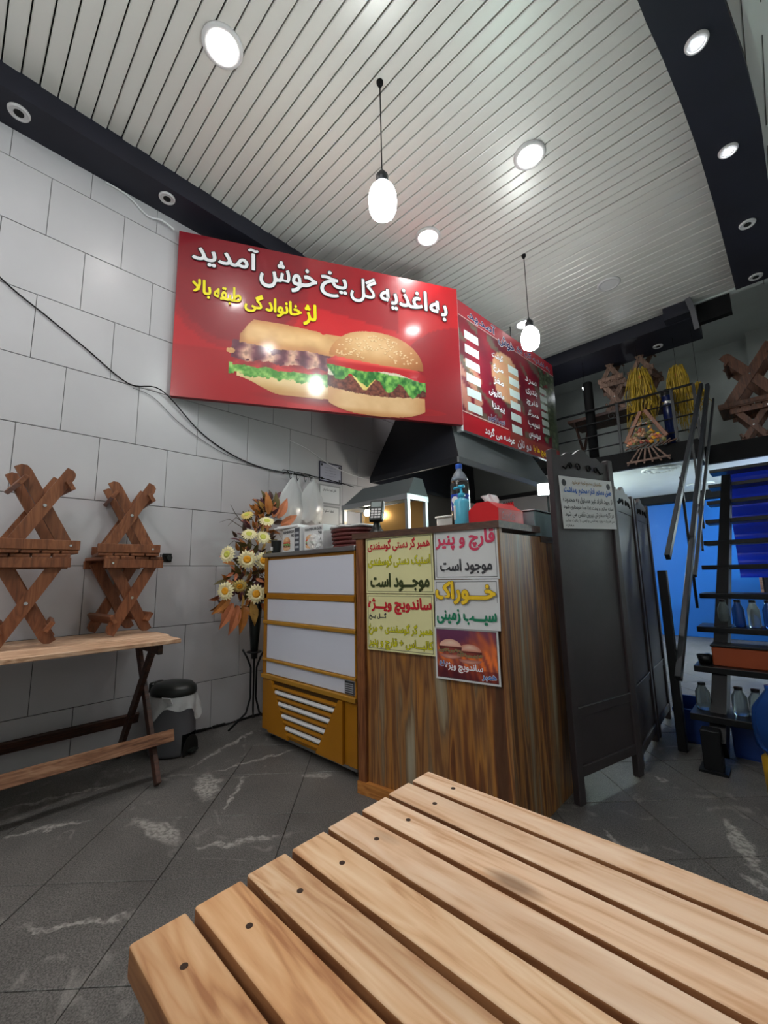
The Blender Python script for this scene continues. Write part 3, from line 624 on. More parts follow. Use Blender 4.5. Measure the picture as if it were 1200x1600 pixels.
for _ in range(70):
    x = R.uniform(ML * .82, ML * .98); y = R.uniform(.2, 1.1); A.fan(ell(x, y, .06, .045, 7, jit=.4), (126, 140, 112), (66, 80, 60), .001)
A.build('menu_print', M_print, menu)
for cu, w_ in ((.11, .225), (.875, .20), (1.56, .16)):
    for k in range(6):
        y = .915 - k * .142 if cu < .5 else (.83 - k * .132 if cu < 1 else .80 - k * .098)
        obj('price_box', B(cu, cu + w_, y, y + (.082 if cu < 1 else .066), 0, .002), C_box if cu < 1 else C_box2, menu)
wo = dict(bold=.03, outline=C_white, ow=.04)
write(menu, 'آمدید', .18, 1.135, .66, 1.245, C_navy, .004, **wo)
write(menu, 'خوش', .71, 1.075, 1.02, 1.2, C_navy, .004, **wo)
write(menu, 'به اغذیه گل یخ', 1.08, 1.13, 1.86, 1.22, C_navy, .004, **wo)
for k, s in enumerate(('گوشت', 'مرغ', 'مغز', 'ماکارونی', 'پیتزا', 'سیب زمینی')):
    y = .88 - k * .14; w_ = .13 + .018 * len(s); write(menu, s, .77 - k * .008 - w_, y, .77 - k * .008, y + .085, C_white if k < 5 else C_navy, .004, **(dict(bold=.03, outline=C_gry, ow=.03) if k < 5 else wo))
for k, s in enumerate(('سرد', 'بندری', 'قارچ', 'همبرگر', 'سیب', 'سوسیس')):
    y = .82 - k * .128; write(menu, s, 1.22, y, 1.48, y + .08, C_white, .004, bold=.02, outline=C_gry, ow=.03)
write(menu, 'عرضه می گردد', .36, .02, .90, .12, C_white, .004, bold=.035)
write(menu, 'دو نان', .96, .01, 1.24, .12, C_sil, .004, bold=.035)
write(menu, 'ساندویچ ها با', 1.3, .015, 1.76, .11, C_amber, .004, bold=.035)

# ================================================================ CEILING-HUNG CABLES ON THE LEFT WALL
def cable(pts, r, m, label, name='cable'):
    cu = bmesh.new(); P_ = [Vector(p) for p in pts]; out = []
    for i in range(len(P_) - 1):
        a = P_[max(i - 1, 0)]; b = P_[i]; c = P_[i + 1]; d = P_[min(i + 2, len(P_) - 1)]
        for k in range(6):
            t = k / 6; out.append(.5 * ((2 * b) + (c - a) * t + (2 * a - 5 * b + 4 * c - d) * t * t + (3 * b - a - 3 * c + d) * t ** 3))
    out.append(P_[-1]); tube(cu, out, r, 6)
    return tag(obj(name, cu, m, None, True), label, 'cable')
X_ = -3.02
cable([(X_, -.3, 3.05), (X_, .075, 2.735), (X_, .29, 2.60), (X_, .494, 2.475), (X_, .742, 2.322), (X_ + .02, .94, 2.331), (X_, 1.217, 2.11), (X_, 1.45, 1.99), (X_, 1.689, 1.928), (X_, 1.95, 1.915), (X_, 2.3, 1.93), (X_, 2.75, 1.9)], .0042, M_black, 'black cable sagging across the tiled wall below the banner')
cable([(X_, .77, 2.30), (X_, .9, 2.27), (X_, 1.1, 2.12), (X_, 1.4, 1.98), (X_, 1.75, 1.915), (X_, 1.93, 1.91)], .0022, M_bin, 'thin grey cable looping below the black one on the wall')
cable([(X_, 1.99, 2.21), (X_, 2.19, 2.17), (X_, 2.49, 2.06), (X_, 2.82, 2.01), (X_ + .1, 3.0, 1.99)], .004, M_white, 'white cable running over the framed notices to the hood')
cable([(X_, .52, 3.69), (X_, .66, 3.68), (X_, .78, 3.61), (X_ + .02, .87, 3.62), (X_ + .02, .96, 3.60)], .006, M_white, 'white cable under the left soffit reaching the banner corner')
# wall socket
t = thing('wall_socket', 'small black socket on the tiled wall right of the stacked stools', 'socket', (-3.029, 1.045, 1.175))
obj('back_plate', B(0, .008, -.03, .03, -.028, .028, .003), M_gap, t)
b_ = bmesh.new(); tube(b_, [(.008, .012, 0), (.02, .012, 0)], .018, 16); obj('outlet', b_, M_lid, t)
b_ = bmesh.new(); tube(b_, [(.01, .01, 0), (.012, -.045, .02), (.012, -.045, -.03)], .003, 6); obj('wire', b_, M_black, t)

# ================================================================ STOOLS
def board(bm, y0, z0, y1, z1, wd, x0, x1, round_a=True, round_b=True):
    """flat leg in the YZ plane between two points, rounded ends, x0..x1 thick"""
    d = Vector((y1 - y0, z1 - z0)); L = d.length; d.normalize(); s = Vector((-d.y, d.x)); pts = []
    def P(a, b): return (y0 + d.x * a + s.x * b, z0 + d.y * a + s.y * b)
    h = wd / 2
    pts += [P(.0, -h)] if not round_a else [P(.0, -h)]
    pts += [P(L, -h)] if not round_b else [P(L - .035, -h), P(L - .012, -h * .75), P(L, -h * .1), P(L - .002, h * .9)]
    if not round_b: pts += [P(L, h)]
    pts += [P(0, h)] if not round_a else [P(.012, h), P(0, h * .5)]
    A_ = [bm.verts.new((x0, p[0], p[1])) for p in pts]; B_ = [bm.verts.new((x1, p[0], p[1])) for p in pts]; n = len(pts)
    bm.faces.new(A_); bm.faces.new(B_[::-1])
    for k in range(n): bm.faces.new((A_[(k + 1) % n], A_[k], B_[k], B_[(k + 1) % n]))
    bmesh.ops.recalc_face_normals(bm, faces=bm.faces)
    return bm
def make_stool(label, group, loc, rot, H=.44, W=.31, D=.30, mw=W_stool, mz=W_stoolz, cat='stool', name='slatted_stool', lw=.058):
    t = thing(name, label, cat, loc, 0, group); t.rotation_euler = rot
    for sx in (-1, 1):
        xa = sx * (D / 2 - .012)
        b_ = bmesh.new(); board(b_, W * .36, H - .03, -W * .33, .014, lw, xa - .009, xa + .009); obj('leg', b_, mz, t)
        xb = xa - sx * .019
        b_ = bmesh.new(); board(b_, -W * .36, H - .03, W * .33, .014, lw, xb - .009, xb + .009); obj('leg', b_, mz, t)
        xc = xa + sx * .019
        obj('apron', B(xc - .009, xc + .009, -W / 2, W / 2, H - .066, H - .018, .002), mz, t)
        b_ = bmesh.new(); tube(b_, [(xa + sx * .008, 0, H * .47), (xa + sx * .014, 0, H * .47)], .008, 10); obj('bolt', b_, M_chrome, t); b_ = bmesh.new(); tube(b_, [(xc + sx * .008, -W * .37, H - .04), (xc + sx * .012, -W * .37, H - .04)], .006, 8)
        obj('bolt', b_, M_chrome, t)
    for sy in (-1, 1):
        obj('cross_rail', B(-D / 2 - .02, D / 2 + .02, -.011, .011, -.026, .026, .002, Matrix.Translation((0, sy * W * .30, H * .17 + .02)) @ Matrix.Rotation(-sy * .55, 4, 'X')), mw, t)
    for k in range(4):
        w_ = W / 4; y = -W / 2 + w_ * (k + .5); obj('seat_slat', B(-D / 2 - .012, D / 2 + .012, y - w_ / 2 + .004, y + w_ / 2 - .004, H - .018, H, .003), mw, t)
    return t
ZB = .725; G = 'upturned and upright wooden stools stacked on the wall bench'
make_stool('brown slatted stool standing on the bench beside the socket, lower of its stack', G, (-2.855, .745, ZB), (0, 0, .10))
s_up = dup(bpy.data.objects['slatted_stool'], (-2.855, .75, ZB + .882), (PI, 0, -.12), 'brown slatted stool upside down on the bench stack nearest the socket')
dup(bpy.data.objects['slatted_stool'], (-2.735, .305, ZB), (0, 0, -.13), 'brown slatted stool standing at the left picture edge, lower of its stack')
dup(bpy.data.objects['slatted_stool'], (-2.735, .31, ZB + .882), (PI, 0, .06), 'brown slatted stool upside down on the stack at the left picture edge')

# ---- wall bench / folding table under them
t = thing('folding_table', 'narrow wooden trestle table along the tiled wall carrying stacked stools', 'table', (0, 0, 0))
for k in range(3):
    x = -2.985 + .222 * k; obj('top_plank', B(x, x + .219, -1.2, .895 + (.02 if k == 1 else 0), ZB - .022, ZB, .003), W_bench, t)
b_ = bmesh.new(); box(b_, -2.93, -2.37, .80, .825, ZB - .075, ZB - .024, .003); obj('batten', b_, W_dark, t)
for y in (.815, -.95):
    b_ = bmesh.new(); bar(b_, (-2.40, y + .03, 0.018), (-2.86, y + .03, ZB - .03), .05, .022, (1, 0, 0), .002); obj('leg', b_, W_dark, t)
    b_ = bmesh.new(); bar(b_, (-2.97, y, 0.018), (-2.47, y, ZB - .03), .05, .022, (1, 0, 0), .002); obj('leg', b_, W_dark, t)
b_ = bmesh.new(); box(b_, -.011, .011, -1.1, .93, -.03, .03, .003, Matrix.Translation((-2.455, 0, .215)) @ Matrix.Rotation(-.3, 4, 'Y')); obj('long_rail', b_, W_rail, t)
b_ = bmesh.new(); box(b_, -.011, .011, -1.1, .90, -.03, .03, .003, Matrix.Translation((-2.93, 0, .215)) @ Matrix.Rotation(.3, 4, 'Y')); obj('long_rail', b_, W_dark, t)

# ================================================================ PEDAL BIN
t = thing('pedal_bin', 'grey plastic pedal bin with black lid and plastic liner beside the trestle table', 'bin', (-2.83, 1.06, 0), .5)
prof = [(.0, .0), (.118, .0), (.125, .02), (.128, .12), (.122, .26), (.116, .335), (.11, .335), (.114, .25), (.0, .24)]
b_ = lathe(bmesh.new(), prof, seg=36, sx=1.12, sy=.92)
# arched foot recess: remove faces near the pedal
dele = [f for f in b_.faces if f.calc_center_median().x > .09 and abs(f.calc_center_median().y) < .055 and f.calc_center_median().z < .10 and f.calc_center_median().z > .004]
bmesh.ops.delete(b_, geom=dele, context='FACES')
obj('body', b_, M_bin, t, True)
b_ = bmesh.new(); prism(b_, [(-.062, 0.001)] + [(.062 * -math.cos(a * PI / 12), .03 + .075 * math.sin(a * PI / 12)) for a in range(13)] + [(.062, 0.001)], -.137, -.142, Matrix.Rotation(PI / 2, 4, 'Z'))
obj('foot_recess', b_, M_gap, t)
b_ = bmesh.new(); box(b_, .128, .175, -.03, .03, .018, .028, .004); obj('pedal', b_, M_lid, t)
b_ = lathe(bmesh.new(), [(.124, .335), (.128, .35), (.122, .375), (.1, .398), (.05, .41), (0, .412)], seg=32, sx=1.12, sy=.92); obj('lid', b_, M_lid, t, True)
b_ = bmesh.new(); box(b_, -.15, -.11, -.05, .05, .335, .40, .01); obj('hinge', b_, M_lid, t)
b_ = bmesh.new(); rings = []
for i, z in enumerate((.342, .325, .305, .285, .268)):
    ring = []
    for k in range(44):
        a = 2 * PI * k / 44; hang = .07 * max(0, math.sin(a * 3.0 + 1)) + .012 * math.sin(a * 7)
        rr = .120 + .007 * i + .006 * math.sin(a * 9 + i) * i / 2; ring.append(b_.verts.new((rr * 1.12 * math.cos(a), rr * .92 * math.sin(a), z - hang * i / 4)))
    rings.append(ring)
for p, q in zip(rings, rings[1:]):
    for k in range(44): b_.faces.new((p[k], p[(k + 1) % 44], q[(k + 1) % 44], q[k]))
obj('liner', b_, M_bag, t, True)
b_ = bmesh.new(); box(b_, -.03, .03, -.002, .002, -.02, .02, 0, Matrix.Translation((.06, -.118, .325)) @ Matrix.Rotation(.5, 4, 'X')); obj('tissue', b_, M_paper, t)

# ================================================================ FLOWER STAND
t = thing('flower_stand', 'cone of cream gerberas and bronze leaves on a black iron tripod', 'flowers', (-2.83, 1.60, 0))
obj('cone_vase', lathe(bmesh.new(), [(0, .46), (.022, .46), (.052, .86), (.046, .86), (0, .6)], seg=20), M_lid, t, True)
b_ = bmesh.new(); lathe(b_, [(.05, .50), (.055, .505), (.05, .51)], seg=20); obj('ring', b_, M_iron, t)
for a in (.5, 2.6, 4.6):
    c, s = math.cos(a), math.sin(a); b_ = bmesh.new()
    tube(b_, [(c * .085, s * .085, .53), (c * .05, s * .05, .47), (c * .022, s * .022, .40), (c * .02, s * .02, .2), (c * .05, s * .05, .1), (c * .17, s * .17, .012)], .007, 8); obj('leg', b_, M_iron, t, True)
# foliage: individual leaves around the cone
LC = [mat('leaf_bronze', rgb(176, 110, 50), .45, var=(20, .3)), mat('leaf_copper', rgb(198, 120, 82), .4, var=(20, .2)), mat('leaf_plum', rgb(92, 52, 60), .5, var=(20, .3)), mat('leaf_olive', rgb(96, 84, 44), .5, var=(20, .3)), mat('leaf_gold', rgb(204, 160, 88), .45, var=(20, .2)), mat('leaf_brown', rgb(70, 48, 36), .5)]
def leaf_bm(L, w_, n=5):
    b_ = bmesh.new(); prev = None
    for i in range(n + 1):
        u = i / n; hw = w_ * math.sin(PI * min(1, u * .93 + .07)) * (1 - .3 * u); z = -.35 * L * u * u
        row = [b_.verts.new((-hw, L * u, z + hw * .25)), b_.verts.new((0, L * u, z)), b_.verts.new((hw, L * u, z + hw * .25))]
        if prev: b_.faces.new((prev[0], prev[1], row[1], row[0])); b_.faces.new((prev[1], prev[2], row[2], row[1]))
        prev = row
    return b_
leafm = [obj('leaf', leaf_bm(.13, .03), LC[i]) for i in range(6)]
leafbase = [l.data for l in leafm]
for l in leafm: bpy.data.objects.remove(l)
def place_leaf(root, p, d, sc, mi, roll=0):
    o = link(bpy.data.objects.new('leaf', leafbase[mi]), root)
    d = Vector(d).normalized(); up = Vector((1, 0, 0)); s = d.cross(up)
    if s.length < .1: s = Vector((0, 1, 0))
    s.normalize(); n = s.cross(d)
    Mx = Matrix((s, d, n)).transposed() @ Matrix.Rotation(roll, 3, 'Y')
    o.matrix_local = Matrix.Translation(p) @ Mx.to_4x4() @ Matrix.Scale(sc, 4)
rl = random.Random(21)
for k in range(230):
    u = rl.random(); z = .78 + .84 * u
    yc = (-.14 + .24 * u); half = .19 * math.sin(PI * min(1, .18 + u * .80)) + .02
    q = rl.uniform(-1, 1); p = Vector((rl.uniform(-.10, .04), yc + half * q * .75, z))
    d = Vector((rl.uniform(-.1, .9), q * .9, rl.uniform(-.6, .9) + (u - .4)))
    place_leaf(t, p, d, rl.uniform(.45, .8), rl.choice([0, 2, 3, 5, 0, 4, 2, 1, 3]), rl.uniform(-1, 1))
for y, z, dy, dz, s, mi in ((.10, 1.50, .3, 1, 1.3, 1), (.14, 1.50, .5, .9, 1.4, 1), (.17, 1.45, .9, .5, 1.3, 1), (.06, 1.52, -.1, 1, 1.3, 0), (.15, 1.42, .9, .1, 1.2, 1), (.11, 1.54, .1, 1, 1.2, 3),
                            (-.16, .86, -.3, -1, 1.5, 1), (-.20, .88, -.5, -1, 1.4, 1), (-.12, .85, -.1, -1, 1.4, 0), (-.06, .88, .2, -1, 1.3, 4), (-.22, .92, -.8, -.7, 1.2, 0), (.02, .86, .6, -.7, 1.1, 1)):
    place_leaf(t, (.05, y, z - .02), (.3, dy, dz), s, mi)
# twigs
b_ = bmesh.new()
for k in range(26):
    z0 = rl.uniform(.95, 1.5); y0 = rl.uniform(-.2, .1); dy = -rl.uniform(.08, .2) if rl.random() < .7 else rl.uniform(.05, .15); tube(b_, [(0, y0, z0), (.03, y0 + dy * .6, z0 + .05), (.05, y0 + dy, z0 + rl.uniform(-.02, .1))], [.003, .002, .001], 4)
o = obj('twigs', b_, LC[5], t); o['kind'] = 'stuff'
M_pet = mat('petal_cream', rgb(238, 226, 178), .5, var=(30, .06)); M_pety = mat('petal_yellow', rgb(226, 200, 120), .5); M_cen = mat('flower_centre_orange', rgb(232, 160, 24), .6); M_cen2 = mat('flower_centre_green', rgb(196, 196, 84), .6)
def gerbera(root, p, d, r, m, mc):
    d = Vector(d).normalized(); q = d.to_track_quat('Z', 'Y').to_matrix().to_4x4(); MM = Matrix.Translation(p) @ q
    fl = bmesh.new()
    for ring, (n, rr, zz) in enumerate(((18, r, .0), (14, r * .8, .006))):
        for k in range(n):
            a = 2 * PI * (k + ring * .5) / n + rl.uniform(-.05, .05); L = rr * rl.uniform(.92, 1.05); w_ = L * .15
            ca, sa = math.cos(a), math.sin(a)
            def V(u, s, z): return fl.verts.new(MM @ Vector((ca * u - sa * s, sa * u + ca * s, z)))
            v = [V(r * .25, -w_ * .5, zz), V(L * .7, -w_, zz + .006), V(L, 0, zz - .002), V(L * .7, w_, zz + .006), V(r * .25, w_ * .5, zz)]
            fl.faces.new(v)
    f = obj('flower', fl, m, root)
    c = bmesh.new(); lathe(c, [(r * .36, 0), (r * .38, .008), (r * .28, .014), (r * .12, .011), (0, .009)], seg=18, M=MM); obj('flower_centre', c, mc, f, True)
F = Vector((1, -.45, .0))
for (y, z), d, r, m, mc in (((1.48, 1.157), (1, -.5, .05), .072, M_pet, M_cen), ((1.557, .914), (1, -.5, .1), .072, M_pet, M_cen), ((1.49, 1.335), (.8, -.4, .7), .058, M_pet, M_cen2), ((1.60, 1.32), (.9, -.3, .5), .062, M_pet, M_cen2),
                            ((1.63, 1.44), (.7, -.3, .8), .06, M_pet, M_cen2), ((1.335, 1.19), (.5, -1, .2), .065, M_pet, M_cen2), ((1.33, .945), (.6, -1, .0), .068, M_pet, M_cen), ((1.43, .975), (.9, -.4, -.5), .055, M_pety, M_cen), ((1.60, 1.15), (1, .1, .1), .07, M_pet, M_cen), ((1.47, 1.47), (.5, -.6, .8), .05, M_pety, M_cen2)):
    gerbera(t, (.085, y - 1.60, z), d, r, m, mc)

# ================================================================ DISPLAY FRIDGE
t = thing('display_fridge', 'mustard and white counter fridge with slatted vent left of the wooden counter', 'fridge', (-2.615, 1.555, 0))
FW = .925
obj('cabinet', B(0, FW, .004, .55, .055, 1.165, .004), M_gold, t)
obj('worktop', B(-.03, FW + .0, -.018, .57, 1.165, 1.192, .004), M_steel, t)
for x in (.05, FW - .05): obj('foot', lathe(bmesh.new(), [(.018, 0), (.02, .056)], (x, .05, 0), 12), M_lid, t)
for x in (.05, FW - .05): obj('foot', lathe(bmesh.new(), [(.018, 0), (.02, .056)], (x, .5, 0), 12), M_lid, t)
for z0, z1 in ((.925, 1.145), (.745, .885), (.50, .72), (.405, .483)):
    obj('front_panel', B(.035, FW - .012, -.006, .006, z0, z1, .003), M_lilac, t)
for z0, z1, th in ((.887, .923, .012), (.722, .744, .02), (.484, .499, .02), (.375, .402, .024)):
    obj('trim_bar', B(.0, FW, -th, .002, z0, z1, .003), M_goldtrim if th > .015 else M_gold, t)
b_ = bmesh.new(); box(b_, 0, .034, -.012, .004, .375, 1.165, .002); obj('edge_trim', b_, M_gold, t)
b_ = bmesh.new(); box(b_, FW - .012, FW, -.012, .004, .06, 1.165, .002); obj('edge_trim', b_, M_gold, t)
obj('front_skirt', B(0, FW, -.008, .004, .056, .375, .002), M_gold, t)
obj('kick_edge', B(0, FW, -.012, .0, .045, .058), M_steel, t)
z = .352
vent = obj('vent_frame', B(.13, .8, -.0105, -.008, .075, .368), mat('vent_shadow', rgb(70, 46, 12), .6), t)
for k in range(9):
    f = (z - .352 + .03) ; x0 = .145 + k * .021; x1 = .785 - k * .021
    m = M_gold if k % 2 == 0 else M_white
    b_ = bmesh.new(); tube(b_, [(x0, -.014, z - .014), (x1, -.014, z - .014)], .0125, 8); obj('vent_slat', b_, m, vent); z -= .0315
ab = bmesh.new(); prism(ab, [(.10, .06), (.10, .372), (.135, .372), (.33, .06)], -.028, -.012); obj('vent_surround', ab, M_gold, t)
ab = bmesh.new(); prism(ab, [(.83, .06), (.83, .372), (.797, .372), (.60, .06)], -.028, -.012); obj('vent_surround', ab, M_gold, t)
b_ = bmesh.new(); st = obj('maker_label', B(.83, .905, -.009, -.006, .41, .475), C_gry, t)
A = Art()
for k in range(5): A.grid(.836, .899, .419 + k * .0105, .423 + k * .0105, 1, 1, lambda u, v: (170, 172, 180), .001)
a_ = A.build('label_lines', M_printp, t); a_.matrix_local = Matrix.Translation((0, -.0095, 0)) @ Matrix.Rotation(PI / 2, 4, 'X')

# ================================================================ WOODEN COUNTER
CA = Vector((-1.615, 1.485, 0)); CB = Vector((-.85, 1.59, 0)); CD = (CB - CA); CL = CD.length; HC = 1.245
ctr = thing('service_counter', 'rustic wood-look service counter covered with posters', 'counter')
MC = frame(CA, CD); ctr.matrix_world = MC
obj('left_stile', B(0, .05, 0.0, HC - .03, -.3, 0.006, .003), wood('stile_wood', rgb(92, 50, 28), rgb(120, 70, 38), rgb(140, 90, 52), 1, .45), ctr)
fbm = bmesh.new(); box(fbm, .05, CL, .06, HC - .035, -.03, -.012); 
me_f = obj('front_panel', fbm, None, ctr); me_f.data.materials.clear()
def laminate_panel(lx, m): m.data.materials.append(W_lam)
# object coords of the panel have y up, so a rotated copy keeps z vertical
bpy.data.objects.remove(me_f)
def wpanel(name, pts, z0, z1, m, parent_thing):
    """vertical prism over a floor polygon, made in world axes then parented"""
    b_ = bmesh.new(); lo = [b_.verts.new((p[0], p[1], z0)) for p in pts]; hi = [b_.verts.new((p[0], p[1], z1)) for p in pts]; n = len(pts)
    b_.faces.new(lo[::-1]); b_.faces.new(hi)
    for k in range(n): b_.faces.new((lo[k], lo[(k + 1) % n], hi[(k + 1) % n], hi[k]))
    bmesh.ops.recalc_face_normals(b_, faces=b_.faces)
    o = obj(name, b_, m, parent_thing); o.matrix_parent_inverse = parent_thing.matrix_world.inverted() if parent_thing.matrix_world != Matrix() else Matrix()
    return o
bpy.context.view_layer.update()
dn = CD.normalized(); nn = Vector((dn.y, -dn.x, 0))
def cp(u, out): v = CA + dn * u + nn * out; return (v.x, v.y)
wpanel('front_panel', [cp(.05, -.012), cp(CL, -.012), cp(CL, -.03), cp(.05, -.03)], .05, HC - .03, W_lam, ctr)
wpanel('corner_stile', [cp(CL - .012, 0), cp(CL, 0), cp(CL, -.03), cp(CL - .012, -.03)], 0, HC - .03, W_lam, ctr)
wpanel('side_panel', [(CB.x, CB.y), (CB.x, 2.28), (CB.x - .02, 2.28), (CB.x - .02, CB.y - .002)], 0.0, HC - .05, W_lam, ctr)
wpanel('plinth', [cp(.0, .012), cp(CL - .012, .012), cp(CL - .012, -.012), cp(.0, -.012)], .0, .055, wood('plinth_wood', rgb(140, 84, 36), rgb(170, 108, 50), rgb(190, 130, 66), 0, .45), ctr)
wpanel('top_board', [cp(-.02, .012), cp(CL + .004, .012), (CB.x + .004, 1.99), (CB.x - .32, 1.99), cp(CL - .35, -.36), cp(-.02, -.36)], HC - .03, HC, wood('top_wood', rgb(58, 36, 28), rgb(84, 54, 40), rgb(104, 74, 58), 0, .45), ctr)
wpanel('side_top_board', [(CB.x + .004, 1.99), (CB.x + .004, 2.29), (CB.x - .3, 2.29), (CB.x - .3, 1.99)], HC - .075, HC - .045, W_dark, ctr)
wpanel('back_panel', [cp(0, -.34), cp(CL - .35, -.34), cp(CL - .35, -.36), cp(0, -.36)], 0, HC - .03, W_dark, ctr)

# ---- posters: each a thing taped to the counter
def poster(name, label, u0, v0, u1, v1, m, n0=.002, curl=0.0, group='posters taped to the counter front', sag=0.0):
    p = thing(name, label, 'poster', group=group); p.matrix_world = MC @ Matrix.Translation((u0, v0, 0))
    b_ = bmesh.new(); W_, H_ = u1 - u0, v1 - v0; N_ = 12; rows = []
    for side in (0, 1):
        rs = []
        for i in range(N_ + 1):
            y = H_ * i / N_; rs.append([b_.verts.new((x, y - (sag * math.sin(PI * x / W_) if i == 0 else 0) , n0 - side * .0012 + curl * (1 - i / N_) ** 3)) for x in (0, W_ / 3, 2 * W_ / 3, W_)])
        rows.append(rs)
    for s, rs in enumerate(rows):
        for i in range(N_):
            for j in range(3):
                f = (rs[i][j], rs[i][j + 1], rs[i + 1][j + 1], rs[i + 1][j]); b_.faces.new(f if s == 0 else f[::-1])
    obj('sheet', b_, m, p)
    b_ = bmesh.new(); e = .008
    for a in ((e, W_ - e, e, e + .002), (e, W_ - e, H_ - e - .002, H_ - e), (e, e + .002, e, H_ - e), (W_ - e - .002, W_ - e, e, H_ - e)): box(b_, a[0], a[1], a[2], a[3], n0 + .0002, n0 + .0006)
    if m is not M_printp: obj('border_line', b_, C_gry, p)
    else: b_.free()
    return p
oy = dict(bold=.02, outline=C_olin, ow=.035)
p = poster('poster', 'cream poster of three lines, red, yellow and dark green, top left of the counter', .065, .94, .455, 1.216, C_cream)
write(p, 'همبر گر دستی گوسفندی', .015, .205, .375, .262, C_red, .004, bold=.035); write(p, 'استیک دستی گوسفندی', .015, .125, .375, .185, C_oyel, .004, **oy); write(p, 'موجـــود است', .03, .012, .365, .095, C_dgrn, .004, bold=.05)
p = poster('poster', 'cream poster with a red heading and yellow outlined words, lower left of the counter', .066, .668, .448, .936, C_cream, .002)
write(p, 'ساندویچ ویـــژه', .012, .175, .37, .25, C_red, .004, bold=.045); write(p, 'گـــل یــخ', .015, .145, .12, .178, C_gry, .004, bold=.03)
write(p, 'همبر گر گوسفندی + مرغ', .012, .072, .372, .13, C_oyel, .004, **oy); write(p, 'کالبـــاس + قارچ و پنیر', .012, .008, .372, .062, C_oyel, .004, **oy)
p = poster('poster', 'white poster with crimson heading over charcoal words, top right of the counter', .462, 1.005, .762, 1.228, M_paper)
write(p, 'قارچ و پنیر', .012, .122, .288, .208, C_pink, .004, bold=.04); write(p, 'موجود است', .03, .022, .27, .085, C_gry, .004, bold=.04)
p = poster('poster', 'white poster with amber heading over green words, middle right of the counter', .456, .795, .756, 1.002, M_paper, .002, .006)
write(p, 'خـــوراک', .012, .105, .285, .198, C_amber, .0105, bold=.04, outline=C_amb2, ow=.03); write(p, 'سیـــب زمینی', .012, .018, .285, .08, C_grn, .0095, bold=.045)
p = poster('poster', 'red poster of two sandwiches in flames, lowest on the counter', .449, .578, .742, .796, M_paper, .003)
fz = smooth_noise(31)
def fire(u, v):
    c = mixc((70, 14, 40), (110, 50, 90), v)
    h = .35 + .25 * fz(u * 4, 0) + (.35 if u > .55 else 0); fl = max(0, 1 - abs(v - .4) / (h + .05)) * (.35 + .65 * max(0, fz(u * 7, v * 3) + .35) * 1.6)
    if u > .45: fl *= 1.4
    c = mixc(c, (240, 120, 50), fl)
    return mixc(c, (90, 10, 20), .5 if v < .22 else 0)
A = Art(); A.grid(.008, .285, .008, .21, 40, 34, fire, .0036)
for cx, cy, col in ((.075, .14, (226, 170, 150)), (.165, .125, (206, 130, 110))):
    A.fan(ell(cx, cy, .052, .03, 18, 0, PI), (236, 200, 180), col, .0044); A.fan([(cx - .055, cy), (cx + .055, cy), (cx + .05, cy - .022), (cx - .05, cy - .022)], (150, 60, 50), (80, 20, 24), .0046)
    A.fan(ell(cx, cy - .034, .052, .018, 18, PI, 2 * PI), (220, 160, 140), (170, 100, 90), .0044)
    for k in range(9): A.fan(ell(cx - .05 + k * .0125, cy - .018 + R.uniform(-.004, .004), .009, .006, 6, jit=.4), (180, 60, 60), (110, 140, 90), .0048)
A.build('flame_picture', M_printp, p)
write(p, 'ساندویچ ویژه', .05, .035, .22, .075, C_white, .006, bold=.03, outline=C_red, ow=.04); write(p, 'همبر', .215, .015, .275, .04, C_blue, .006, bold=.02, outline=C_white, ow=.05); write(p, 'داغ', .02, .055, .06, .078, C_blue, .006, bold=.02, outline=C_white, ow=.05)

# ================================================================ THINGS ON THE COUNTER
def at_ratio(rt, y): return rt * y
t = thing('card_terminal', 'black and white card payment terminal on its pedestal', 'payment terminal', (-1.60, 1.625, HC), .62)
obj('pedestal', lathe(bmesh.new(), [(0, 0), (.058, 0), (.055, .006), (.03, .03), (.018, .06), (.02, .085), (0, .085)], seg=24), M_lid, t, True)
MT = Matrix.Translation((0, -.005, .125)) @ Matrix.Rotation(-.5, 4, 'X')
obj('housing', B(-.037, .037, -.016, .016, -.06, .075, .01, MT, 2), M_lid, t)
obj('cradle', B(-.041, .041, .008, .024, -.05, .085, .008, MT, 2), M_white, t)
obj('display', B(-.028, .028, -.0175, -.016, .025, .06, 0, MT), flat('lcd', 120, 130, 130), t)
b_ = bmesh.new()
for i in range(3):
    for j in range(4): box(b_, -.026 + i * .019, -.012 + i * .019, -.0185, -.0158, -.05 + j * .017, -.038 + j * .017, .001, MT)
o = obj('keypad', b_, M_ringw, t); o['kind'] = 'stuff'
t = thing('sanitizer_bottle', 'light blue pump bottle of hand gel before the cola bottle', 'bottle', (-1.068, 1.655, HC))
obj('body', lathe(bmesh.new(), [(0, 0), (.036, 0), (.038, .01), (.038, .11), (.03, .125), (.014, .132), (.014, .14), (0, .14)], seg=24), mat('blue_gel', rgb(96, 190, 222), .2, trans=.15), t, True)
b_ = bmesh.new(); lathe(b_, [(.017, .138), (.017, .155), (.007, .158), (.005, .185), (0, .185)], seg=14); tube(b_, [(.008, 0, .187), (-.035, 0, .186), (-.04, 0, .18)], .006, 8); tube(b_, [(-.012, 0, .188), (.016, 0, .188)], .009, 8)
obj('pump', b_, mat('pump_cyan', rgb(60, 176, 214), .35), t, True)
b_ = bmesh.new(); lathe(b_, [(.0385, .03), (.0388, .03), (.0388, .095), (.0385, .095)], seg=24); b_.faces.ensure_lookup_table()
bmesh.ops.delete(b_, geom=[v for v in b_.verts if v.co.x > -.008], context='VERTS'); obj('sticker', b_, M_paper, t)
t = thing('cola_bottle', 'large dark cola bottle with blue label and blue cap', 'bottle', (-1.138, 1.752, HC))
